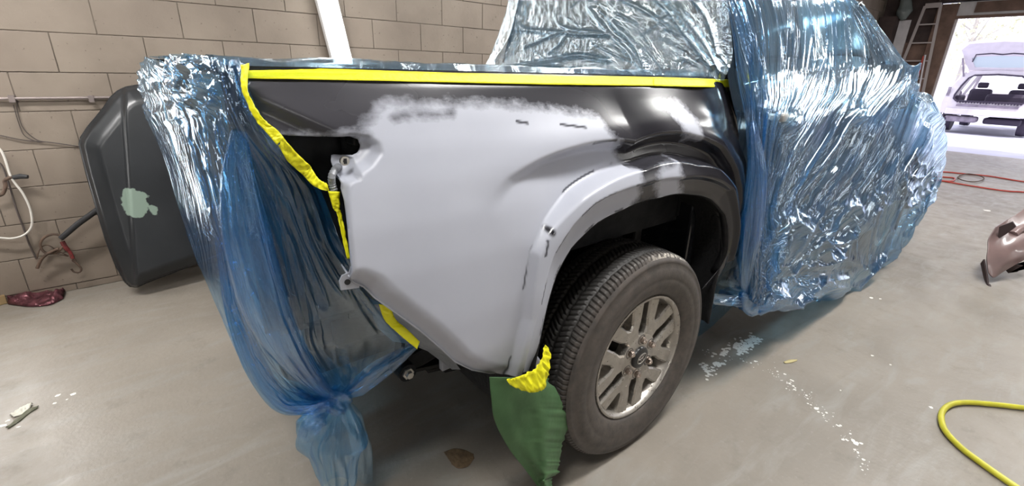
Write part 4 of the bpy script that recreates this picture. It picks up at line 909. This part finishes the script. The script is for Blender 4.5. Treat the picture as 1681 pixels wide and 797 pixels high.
# ================================================================== HOOD LEANING ON THE WALL
def HP(px, py):
    # plane y = 1.62 + .23 z
    d = uproj(px, py); t = (1.62+.23*CAM[2]-CAM[1])/(d[1]-.23*d[2]); return CAM+t*d
ho = [HP(a, b) for a, b in [(128, 238), (131, 226), (142, 209), (158, 190), (170, 175), (180, 160), (192, 149), (206, 142), (240, 136), (290, 130), (340, 126), (430, 120), (450, 180), (455, 300), (450, 380), (400, 404), (345, 427), (290, 447), (245, 464), (222, 475), (213, 474), (204, 466), (188, 437), (172, 396), (156, 342), (140, 287)]]
ho = [(p[0], p[2]) for p in ho]
gx, gz = np.meshgrid(np.linspace(-1.56, -.1, 250), np.linspace(0, 1.4, 240))
ins = inpoly(gx, gz, ho); cell = ins[:-1, :-1].astype(int)+ins[1:, :-1]+ins[:-1, 1:]+ins[1:, 1:]; kq = cell >= 2
cnt = np.zeros(ins.shape, int)
for a_, b_ in ((0, 0), (0, 1), (1, 0), (1, 1)): cnt[a_:239+a_, b_:249+b_] += kq
bd = (cnt > 0) & ((cnt < 4) | ~ins); d, qx, qz = segdist(gx[bd], gz[bd], ho, True); t1 = gx[bd]; t2 = gz[bd]; ok = d < .012; t1[ok] = qx[ok]; t2[ok] = qz[ok]; gx[bd] = t1; gz[bd] = t2
de, _, _ = segdist(gx, gz, ho, True)
yy = 1.62+.23*gz-.045*sstep(0, .10, de)+.035*sstep(.03, 0, de)
cr1 = [(HP(193, 150)[0], HP(193, 150)[2]), (HP(193, 200)[0], HP(193, 200)[2]), (HP(200, 300)[0], HP(200, 300)[2]), (HP(212, 470)[0], HP(212, 470)[2])]
d1_, _, _ = segdist(gx, gz, [(q[0]+.03, q[1]) for q in cr1]); lx = np.interp(gz, [q[1] for q in cr1][::-1], [q[0]+.03 for q in cr1][::-1])
yy = yy-.022*sstep(-.012, .012, gx-lx)
pt_ = [HP(a, b) for a, b in [(203, 310), (215, 305), (232, 312), (240, 318), (243, 330), (240, 345), (225, 353), (210, 350), (200, 338), (200, 322)]]
pa = sdpoly(gx, gz, [(p[0], p[2]) for p in pt_])*100
sp_ = [HP(a, b) for a, b in [(249, 336), (253, 338), (252, 344), (249, 341)]]; pa = np.maximum(pa, sdpoly(gx, gz, [(p[0], p[2]) for p in sp_])*100+1.5)
hood = thing('car_hood', 'dark grey car hood with green filler patch leaning on the block wall', 'hood')
o = grid('hood_skin', np.stack([gx, yy, gz], -1), 'hood', hood, dict(patch=np.clip(pa, -9, 9)), keep=kq); md = o.modifiers.new('t', 'SOLIDIFY'); md.thickness = .012; md.offset = -1
fr = MB()
for a, b in ((HP(225, 468), HP(440, 388)), (HP(200, 165), HP(425, 140)), (HP(150, 240), HP(216, 455))):
    fr.bar(a+np.array([.03, .045, 0]), b+np.array([0, .045, 0]), .05, .02)
fr.build('inner_frame', 'dull_black', hood)

# ================================================================== THINGS ON AND AT THE LEFT WALL
def W(px, py, y=WY-.012): return PY(px, py, y)
cp = thing('wall_conduit', 'thin grey steel conduit running level along the block wall beside the hood', 'pipe')
MB().tube([PY(-60, 162, WY-.02), PY(0, 162, WY-.02), PY(185, 160, WY-.02), PY(230, 159.5, WY-.02)], .0085, 10).build('pipe', 'conduit_wall', cp, smooth=True)
for x in (20, 150): 
    c = PY(x, 162, WY-.012); MB().box((c[0]-.012, c[1]-.022, c[2]-.018), (c[0]+.012, c[1]+.012, c[2]+.018)).build('pipe_clip', 'conduit_wall', cp)
tag(MB().tube(spline([W(-40, 225, 1.93), W(0, 245, 1.93), W(18, 290, 1.92), W(38, 318, 1.92), W(50, 345, 1.92), W(52, 370, 1.92), W(40, 385, 1.92), (W(20, 391, 1.92)), W(0, 390, 1.92), W(-40, 388, 1.93)], 80), .0055, 10).build('white_cable', 'white_cord', None, smooth=True), 'white cable hanging in a loop on the block wall at the left edge', 'cable')
tag(MB().tube(spline([W(-30, 216), W(0, 222), W(40, 230), W(80, 233), W(128, 240), W(150, 242)], 50), .0028, 8).build('dark_cable', 'dark_cord', None, smooth=True), 'thin dark cable sagging along the block wall to the hood edge', 'cable')
tag(MB().tube(spline([W(30, 165), W(28, 180), W(38, 210), W(58, 228), W(70, 232), W(60, 232), W(40, 222), W(30, 200), W(22, 172)], 60), .0022, 8).build('dark_cable', 'dark_cord', None, smooth=True), 'thin dark wire loop hanging from the conduit on the block wall', 'cable')
tag(MB().tube(spline([W(-30, 262, 1.95), W(0, 268, 1.95), W(14, 300, 1.95), W(26, 340, 1.95), W(38, 372, 1.95), W(48, 400, 1.95), W(60, 425, 1.95)], 60), .0045, 8).build('brown_cable', 'dark_cord', None, smooth=True), 'brown cable running down the block wall behind the white cable loop', 'cable')
t = thing('hose_hook', 'rusty bent hose fitting with black tip on the block wall inside the white loop', 'fitting')
MB().tube(spline([W(-10, 322, 1.93), W(4, 318, 1.93), W(9, 305, 1.92), W(8, 296, 1.92), W(18, 291, 1.92), W(30, 291, 1.92)], 40), .009, 10).build('pipe', 'rust', t, smooth=True)
MB().tube([W(22, 291, 1.92), W(34, 289, 1.91), W(46, 290, 1.90)], [.012, .014, .010], 12).build('tip', 'black_rubber', t, smooth=True)
t = thing('grease_gun', 'black barrelled hand tool hanging beside the hood on the dirty block wall', 'hand tool')
MB().tube([W(160, 344, 1.86), W(128, 367, 1.87), W(100, 391, 1.88)], [.016, .016, .015], 14).build('barrel', 'black_rubber', t, smooth=True)
MB().tube(spline([W(104, 388, 1.90), W(88, 384, 1.91), W(72, 390, 1.92), W(66, 402, 1.92), W(74, 414, 1.92), W(92, 414, 1.91), W(104, 404, 1.90)], 40), .007, 8).build('head', 'rust', t, smooth=True)
MB().tube(spline([W(96, 408, 1.9), W(80, 415, 1.9), W(68, 425, 1.91), (W(61, 440, 1.92))], 20), .008, 8).build('lever', 'rust', t, smooth=True)
M['red_rust'] = mat('red_rust', (.15, .02, .02), .6, var=.4, bump=.3)
t = thing('chain_hook', 'small red and rusty steel hook hanging under the black hand tool', 'hook')
MB().tube(spline([W(102, 396, 1.91), W(108, 406, 1.90), W(115, 414, 1.90), W(120, 424, 1.90)], 20), [.012]*10+[.009]*10, 8).build('strap', 'red_rust', t, smooth=True)
MB().tube(spline([W(119, 426, 1.9), W(126, 432, 1.9), W(133, 440, 1.9), W(131, 446, 1.9), W(122, 446, 1.9), W(117, 441, 1.9)], 26), .0055, 8).build('hook', 'rust', t, smooth=True)
for k in range(4):
    c = W(117+k*1.5, 418+k*3, 1.9); MB().lathe([(.008, -.003), (.011, 0), (.008, .003)], c, 'y' if k % 2 else 'x', 12).build('chain_link', 'rust', t, smooth=True)
tag(MB().tube(spline([W(60, 425, 1.93), W(66, 408, 1.93), W(78, 402, 1.93), W(96, 412, 1.93), W(112, 420, 1.93), W(100, 418, 1.93), W(84, 416, 1.93)], 50), .0035, 8).build('rusty_wire', 'rust', None, smooth=True), 'rusty wire curled on the wall around the black hand tool', 'wire')
# litter
def crumple(name, path_px, z, hgt, m, label, cat, n=(26, 14), seed=0):
    A_ = catmull(np.array(path_px[0], float), n[0]); B_ = catmull(np.array(path_px[1], float), n[0]); Xq = np.zeros((n[0], n[1], 3))
    for i in range(n[0]):
        for j in range(n[1]):
            t = j/(n[1]-1); q = A_[i]*(1-t)+B_[i]*t; Xq[i, j] = PZ(q[0], q[1], z); Xq[i, j, 2] += hgt*math.sin(math.pi*t)*vnoise(i*.35, j*.5, seed)+.3*hgt*vnoise(i*.9, j*.9, seed+2)*(0 < j < n[1]-1)
    o = grid(name, Xq, m); md = o.modifiers.new('t', 'SOLIDIFY'); md.thickness = .0015; md.offset = 1; return tag(o, label, cat)
crumple('foil_wrapper', ([(18, 486), (50, 482), (85, 479), (108, 478)], [(14, 499), (50, 503), (82, 500), (104, 490)]), .004, .05, 'foil', 'crumpled dark red and silver wrapper on the floor against the wall', 'wrapper', seed=11)
cb = MB().box((-.06, -.05, 0), (.06, .05, .055)).build('card_box', 'card', None, bevel=.003); c = PZ(-8, 502, 0); cb.location = (c[0]-.02, c[1]+.03, .001); cb.rotation_euler = (0, 0, .3); tag(cb, 'corner of a small tan cardboard box at the far left edge by the wall', 'box')
crumple('paper_scrap', ([(16, 681), (28, 673), (40, 666), (54, 662)], [(22, 684), (34, 681), (44, 675), (50, 668)]), .003, .012, 'scrap', 'torn white paper scrap on the floor at the left edge', 'paper', seed=15)
crumple('dark_strip', ([(10, 702), (28, 687), (45, 673), (64, 666)], [(14, 703), (32, 691), (48, 678), (62, 669)]), .002, .008, 'scrap_dark', 'thin dark curled strip lying under the white paper scrap', 'strip', seed=17)
crumple('dead_leaf', ([(728, 742), (745, 736), (762, 738), (777, 745)], [(742, 762), (752, 768), (768, 765), (778, 752)]), .002, .006, 'leaf_brown', 'flat brown scrap on the floor beneath the rear of the truck', 'scrap', seed=19)
M['tan_chip'] = mat('tan_chip', (.42, .36, .18), .7)
crumple('yellow_chip', ([(1286, 594), (1296, 590), (1309, 590)], [(1288, 596), (1298, 595), (1308, 592)]), .002, .004, 'tan_chip', 'small yellowish chip lying on the floor right of the white splatter', 'chip', n=(10, 6), seed=23)
# white paint splatter and drip trail on the concrete: hundreds of small flat droplets, one object
rs = np.random.default_rng(5); sp = MB()
def blob(px, py, r, n=8, el=1.):
    c = PZ(px, py, .0008); V = []
    for k in range(n):
        a = 2*math.pi*k/n; q = r*(.7+.6*rs.random()); V.append((c[0]+q*math.cos(a)*el, c[1]+q*math.sin(a), .0008))
    m_ = (c[0], c[1], .0022); sp.add(V+[m_], [(k, (k+1) % n, n) for k in range(n)])
for k in range(520):
    t = rs.random()**.8; px = 1150+t*95+rs.normal()*3; py = 606-t*52+rs.normal()*(9-4*t)
    if fbm(px*.06, py*.09, 33) > .47: blob(px, py, .004+.007*rs.random()*(1-.3*t), 8)
for k in range(150):
    t = rs.random(); q = catmull(np.array([(1160, 580), (1235, 592), (1290, 625), (1330, 655), (1390, 715), (1425, 775)], float), 50)[int(t*49)]
    blob(q[0]+rs.normal()*5, q[1]+rs.normal()*5, .0015+.0055*rs.random()**3, 7)
for a, b, r in [(1528, 668, .007), (1462, 598, .005), (1340, 670, .009), (1405, 727, .010), (1400, 722, .007), (1432, 583, .006), (1380, 640, .004), (95, 648, .008), (120, 646, .009), (90, 661, .006), (110, 655, .004), (5, 698, .010), (12, 690, .006), (30, 700, .005), (1430, 488, .012), (1445, 490, .008), (1480, 350, .012), (1620, 345, .03)]: blob(a, b, r, 9, 1.3)
so = sp.build('paint_splatter', 'paint_white'); so['kind'] = 'stuff'; tag(so, 'white paint splatter and drip trail on the concrete right of the rear wheel', 'paint spots')

# ================================================================== RIGHT SIDE: HOSES, BUMPER
tag(MB().tube(spline([PZ(1760, 680, .013), PZ(1690, 670, .013), PZ(1640, 664, .013), PZ(1590, 660, .013), PZ(1562, 663, .013), PZ(1547, 675, .013), PZ(1546, 693, .013), PZ(1556, 712, .013), PZ(1580, 736, .013), PZ(1612, 760, .013), PZ(1652, 788, .013), PZ(1700, 820, .013)], 140), .0115, 12).build('air_hose', 'yellow_hose', None, smooth=True), 'yellow air hose curving over the concrete at the lower right', 'hose')
tag(MB().tube(spline([PZ(1740, 304, .012), PZ(1681, 298, .012), PZ(1625, 289, .012), PZ(1583, 285, .012), PZ(1550, 282, .012), PZ(1528, 284, .012), PZ(1524, 288, .012), PZ(1545, 290, .012), PZ(1566, 292, .012), PZ(1562, 297, .012), PZ(1535, 296, .012), PZ(1540, 295, .012), PZ(1560, 299, .012), PZ(1602, 306, .012), PZ(1650, 313, .012), PZ(1681, 315, .012), PZ(1740, 320, .012)], 160), .0105, 10).build('air_hose', 'red_cord', None, smooth=True), 'red air hose in long loops on the floor near the garage door', 'hose')
tag(MB().tube(spline([PZ(*p, .022) for p in [(1575, 288), (1590, 285), (1610, 289), (1615, 294), (1600, 298), (1582, 296), (1572, 291), (1580, 287)]], 60), .007, 8).build('thin_hose', 'rust', None, smooth=True), 'thin brown hose loop lying across the red air hose', 'hose')
bp_ = thing('bumper_cover', 'scraped mauve brown bumper cover lying on the floor at the right edge', 'bumper')
bl = [[PX(1634, 372, 3.62), PX(1650, 362, 3.85), PX(1668, 352, 4.0), PX(1700, 330, 4.2)],
      [PX(1622, 392, 3.50), PX(1644, 383, 3.68), PX(1668, 375, 3.82), PX(1700, 362, 4.0)],
      [PX(1621, 408, 3.42), PX(1640, 408, 3.50), PX(1666, 400, 3.62), PX(1700, 385, 3.85)],
      [PX(1619, 425, 3.38), PX(1634, 432, 3.42), PX(1658, 424, 3.52), PX(1700, 404, 3.75)],
      [PX(1622, 448, 3.36), PX(1631, 455, 3.38), PX(1648, 444, 3.48), PX(1700, 415, 3.72)]]
Xq = surf(bl, 60, 70)
o = grid('skin', Xq, 'mauve', bp_); md = o.modifiers.new('t', 'SOLIDIFY'); md.thickness = .006
ll = [[PX(1617, 425, 3.36), PX(1622, 452, 3.33), PX(1624, 470, 3.29)], [PX(1612, 432, 3.38), PX(1618, 458, 3.34), PX(1626, 474, 3.27)]]
o = grid('lower_lip', surf(ll, 8, 30), 'mauve_dark', bp_); md = o.modifiers.new('t', 'SOLIDIFY'); md.thickness = .01
for a in ([(1640, 372), (1662, 364), (1668, 372), (1652, 384), (1638, 392)], [(1648, 440), (1662, 432), (1690, 440), (1700, 425), (1670, 446), (1655, 448)]):
    q = [PX(px, py, 3.60) for px, py in a]; n = len(q); V = [tuple(p) for p in q]+[(p[0]+.03, p[1], p[2]) for p in q]
    mesh('bracket', V, [tuple(range(n)), tuple(range(n, 2*n))[::-1]]+[(i, n+i, n+(i+1) % n, (i+1) % n) for i in range(n)], 'mauve_dark', bp_)
MB().tube(spline([PX(1663, 385, 3.72), PX(1675, 376, 3.8), PX(1700, 366, 3.9)], 12), .03, 10).build('fog_lamp_pod', 'mauve', bp_, smooth=True)

# ================================================================== CORNER BY THE GARAGE DOOR
XW = XF-.12
def L3(a, b): return PX(a, b, XW)
ld = thing('ladder', 'aluminium ladder leaning beside the brown garage door post', 'ladder')
pa_, pb_, pc_, pd_ = L3(1519, 10), L3(1545, 8), L3(1478, 115), L3(1512, 190)
def ext(a, b, z=.0): t = (z-a[2])/(b[2]-a[2]); return a+(b-a)*t
lb = ext(pa_, L3(1497, 65), .01); rb_ = ext(pb_, L3(1528, 90), .01)
MB().bar(lb, pa_, .05, .03).build('rail', 'aluminium', ld); MB().bar(rb_, pb_, .05, .03).build('rail', 'aluminium', ld)
MB().bar(pa_, pb_, .05, .09).build('top_cap', 'aluminium', ld)
for k in range(1, 8):
    t = k/8; MB().bar(pa_+(lb-pa_)*t, pb_+(rb_-pb_)*t, .05, .025).build('rung', 'aluminium', ld)
bo = MB().box((XF-.06, L3(1487, 60)[1], .0), (XF-.03, L3(1468, 60)[1], L3(1480, 33)[2]), ).build('board', 'white_plank'); tag(bo, 'narrow white board standing in the dark corner left of the ladder', 'board')
bo = MB().box((XF-.03, 1.0, .0), (XF-.005, 1.5, 2.1)).build('brown_board', 'wood'); tag(bo, 'dark brown board standing behind the white board in the corner', 'board')
bg_ = crumple_tube([L3(1486, -20), L3(1487, 5), L3(1484, 22), L3(1483, 33)], [.04, .09, .12, .05], 'hanging_bag', 'window_pale', None, 40, 30, 5, .2, 5); tag(bg_, 'crumpled grey bag hanging high in the corner above the white board', 'bag')
for k, (a, b, c_, l_) in enumerate([((1519, 90), (1500, 190), 'white_plank', 'thin white pole leaning between the ladder and door post'), ((1516, 92), (1500, 150), 'red_cord', 'short red handled pole leaning beside the ladder foot')]):
    p = PX(*a, XF-.25); q = ext(p, PX(*b, XF-.25), .01); tag(MB().tube([q, p], .016, 10).build('pole', c_, None, smooth=True), l_, 'pole')
o = MB().box((XF-.30, 1.66, 0), (XF-.02, 1.95, 2.6)).build('cabinet', 'dark_wood'); tag(o, 'tall dark cabinet filling the corner by the garage door', 'cabinet')

# ================================================================== SUV OUTSIDE
suv = thing('suv', 'stripped pale suv with raised tailgate parked outside the garage door', 'car', (17.0, .47, 0))
out_ = [(-.93, .52), (-.95, .80), (-.93, 1.0), (-.84, 1.25), (-.70, 1.56), (-.55, 1.64), (0, 1.67), (.55, 1.64), (.70, 1.56), (.84, 1.25), (.93, 1.0), (.95, .80), (.93, .52)]
inn = [(-.66, .86), (-.72, .92), (-.72, 1.02), (-.66, 1.25), (-.56, 1.46), (-.46, 1.53), (0, 1.56), (.46, 1.53), (.56, 1.46), (.66, 1.25), (.72, 1.02), (.72, .92), (.66, .86)]
n = len(out_); V = []
for x in (0, .14):
    V += [(x+(.10 if z > 1.2 else 0), y, z) for y, z in out_]+[(x+(.10 if z > 1.2 else 0), y, z) for y, z in inn]
F = []
for i in range(n):
    j = (i+1) % n; a, b, c, d = i, j, n+j, n+i; F += [(a, b, c, d), (2*n+a, 2*n+d, 2*n+c, 2*n+b), (a, 2*n+a, 2*n+b, b), (d, c, 2*n+c, 2*n+d)]
mesh('rear_frame', V, F, 'suv_white', suv)
# seal round the opening
MB().tube([(-.01+(.1 if z > 1.2 else 0), y, z) for y, z in inn], .022, 6, closed=True).build('opening_seal', 'suv_dark', suv)
def loft(secs, name, m, cap=False):
    V = []; q = len(secs[0])
    for s_ in secs: V += s_
    F = [(i*q+k, i*q+k+1, (i+1)*q+k+1, (i+1)*q+k) for i in range(len(secs)-1) for k in range(q-1)]
    o = mesh(name, V, F, m, suv); md = o.modifiers.new('t', 'SOLIDIFY'); md.thickness = .03; return o
for sg in (-1, 1):
    loft([[(x, sg*w_, z) for z, w_ in ((.35 if not (.3 < x < 1.1 or 3.1 < x < 3.9) else .72, .92), (.8, .95), (1.0, .93))] for x in (.05, .35, .45, 1.0, 1.15, 2.0, 3.0, 3.15, 3.8, 4.1, 4.4)], 'side_panel', 'suv_white')
    for (xa, xb) in ((.14, .3), (1.25, 1.35), (2.3, 2.4)): MB().bar((xa, sg*.90, 1.0), (xb+.05, sg*.70, 1.60), .08, .08).build('pillar', 'suv_white', suv)
    MB().bar((3.3, sg*.88, 1.0), (2.5, sg*.66, 1.6), .07, .07).build('pillar', 'suv_white', suv)
    MB().lathe([(0, -.11), (.2, -.11), (.24, -.12), (.34, -.11), (.35, 0), (.34, .11), (.0, .11)], (.72, sg*.80, .35), 'y', 28).build('wheel', 'suv_dark', suv)
    MB().lathe([(0, -.11), (.2, -.11), (.24, -.12), (.34, -.11), (.35, 0), (.34, .11), (.0, .11)], (3.5, sg*.80, .35), 'y', 28).build('wheel', 'suv_dark', suv)
    MB().box((-.03, sg*.93-.03, .98), (.02, sg*.93+.03-sg*.12, 1.22)).build('lamp_pocket', 'suv_mid', suv)
loft([[(x, y, 1.6+.06*math.cos(y*1.5)) for y in np.linspace(-.7, .7, 7)] for x in (.15, 1.0, 2.0, 2.5)], 'roof', 'suv_white')
loft([[(x, y, z) for y in np.linspace(-.9, .9, 5)] for x, z in ((3.3, 1.02), (3.9, .97), (4.4, .8))], 'bonnet', 'suv_white')
MB().box((.1, -.85, .50), (3.3, .85, .60)).build('floor_pan', 'suv_mid', suv)
MB().box((-.10, -.80, .50), (.0, .80, .66)).build('bumper_beam', 'suv_white', suv, bevel=.02)
MB().box((-.02, -.62, .72), (.02, .62, .78)).build('sill_trim', 'suv_mid', suv)
mb = MB()
for k in range(22): mb.box((-.05, -.66+k*.06, .80+.02*random.random()), (.0, -.63+k*.06, .845))
mb.build('sill_clips', 'suv_dark', suv)
MB().box((-.02, .1, .30), (.35, .78, .46)).build('muffler', 'suv_mid', suv, bevel=.05)
MB().box((.2, -.75, .28), (.9, .0, .45)).build('rear_subframe', 'suv_dark', suv, bevel=.05)
MB().tube([(-.04, .80, .36), (.2, .85, .34), (.5, .9, .40)], .07, 8).build('corner_bracket', 'suv_dark', suv)
for y in (-.42, .42):
    so = MB().box((1.5, y-.25, .60), (1.7, y+.25, 1.18)).build('seat', 'suv_dark', suv, bevel=.07)
    MB().box((1.55, y-.12, 1.20), (1.66, y+.12, 1.36)).build('headrest', 'suv_dark', so, bevel=.04)
MB().box((.9, -.6, .60), (1.3, .2, 1.06)).build('rear_seat', 'suv_dark', suv, bevel=.08)
MB().lathe([(0, 0), (.10, 0), (.12, .02), (.05, .04), (0, .04)], (.55, .68, 1.0), 'y', 20).build('speaker', 'suv_mid', suv)
for sg in (-1, 1): MB().box((.2, sg*.66-.05, .62), (.9, sg*.74+.02, 1.0)).build('cargo_side', 'suv_dark', suv, bevel=.04)
# tailgate swung up: frame with glass
hg = thing_ = None
h_o = [(-.62, 0), (-.72, .35), (-.80, .80), (-.66, 1.02), (0, 1.08), (.66, 1.02), (.80, .80), (.72, .35), (.62, 0), (0, -.02)]
h_i = [(-.50, .10), (-.56, .35), (-.58, .48), (-.48, .54), (0, .57), (.48, .54), (.58, .48), (.56, .35), (.50, .10), (0, .08)]
aa = R(38); n = len(h_o); V = []
for dz in (0, .06):
    for L_ in (h_o, h_i): V += [(.12-s*math.cos(aa)-dz*math.sin(aa)*0, y, 1.66+s*math.sin(aa)+dz) for y, s in L_]
F = []
for i in range(n):
    j = (i+1) % n; a, b, c, d = i, j, n+j, n+i; F += [(a, b, c, d), (2*n+a, 2*n+d, 2*n+c, 2*n+b), (a, 2*n+a, 2*n+b, b), (d, c, 2*n+c, 2*n+d)]
tg = mesh('tailgate', V, F, 'suv_white', suv)
M['suv_glass'] = mat('suv_glass', (.55, .65, .68), .2)
mesh('tailgate_glass', [(.12-s*math.cos(aa), y, 1.68+s*math.sin(aa)) for y, s in h_i], [tuple(range(n))], 'suv_glass', tg)
MB().tube([(.12-s*math.cos(aa)-.01, y, 1.655+s*math.sin(aa)) for y, s in [(-.56, .35), (-.5, .62), (-.2, .66), (0, .62), (.2, .66), (.5, .62), (.56, .35)]], .014, 6).build('wiring', 'suv_dark', tg)
MB().bar((.10, .68, 1.5), (-.35, .75, 1.95), .03).build('gas_strut', 'suv_mid', tg)

# ================================================================== TREES OUTSIDE
def tree(x, y, h, r, label, seed):
    rs = np.random.default_rng(seed); t = thing('tree', label, 'tree', (x, y, 0), group=None)
    tr_ = MB().tube([(0, 0, 0), (.1, .05, h*.4), (.0, .1, h*.75)], [.16, .11, .05], 8)
    for k in range(14):
        a = rs.random()*6.28; z = h*(.25+.5*rs.random()); L_ = r*(.5+.5*rs.random())
        tr_.tube([(0, 0, z), (L_*.5*math.cos(a), L_*.5*math.sin(a), z+.3*L_), (L_*math.cos(a), L_*math.sin(a), z+.7*L_)], [.05, .03, .012], 5)
    tr_.build('trunk', 'bark', t)
    V = []; F = []
    for k in range(2200):
        a = rs.random()*6.28; ph = math.acos(2*rs.random()-1); q = r*(rs.random()**.4); c = np.array([q*math.sin(ph)*math.cos(a), q*math.sin(ph)*math.sin(a), h*.6+h*.42*math.cos(ph)*(q/r)])
        if vnoise(c[0]*1.1, c[2]*1.1, seed) < .42: continue
        d1 = rs.normal(size=3); d1 /= np.linalg.norm(d1); d2 = np.cross(d1, rs.normal(size=3)); d2 /= np.linalg.norm(d2); s_ = .07+.07*rs.random()
        i = len(V); V += [c-d1*s_, c+d2*s_*.5, c+d1*s_, c-d2*s_*.5]; F.append((i, i+1, i+2, i+3))
    o = mesh('crown', V, F, 'leaf', t); o['kind'] = 'stuff'
for k, (x, y, h, r, l_) in enumerate([(26, 5.9, 6.0, 1.7, 'pale sunlit tree nearest the brown garage door post'), (33, 3.8, 7.5, 2.3, 'pale sunlit tree directly behind the raised tailgate of the suv'), (30, -.6, 6, 1.9, 'pale sunlit tree at the right edge behind the suv'), (29, 9.6, 5.5, 1.8, 'pale sunlit tree partly hidden by the garage door post')]): tree(x, y, h, r, l_, 50+k)
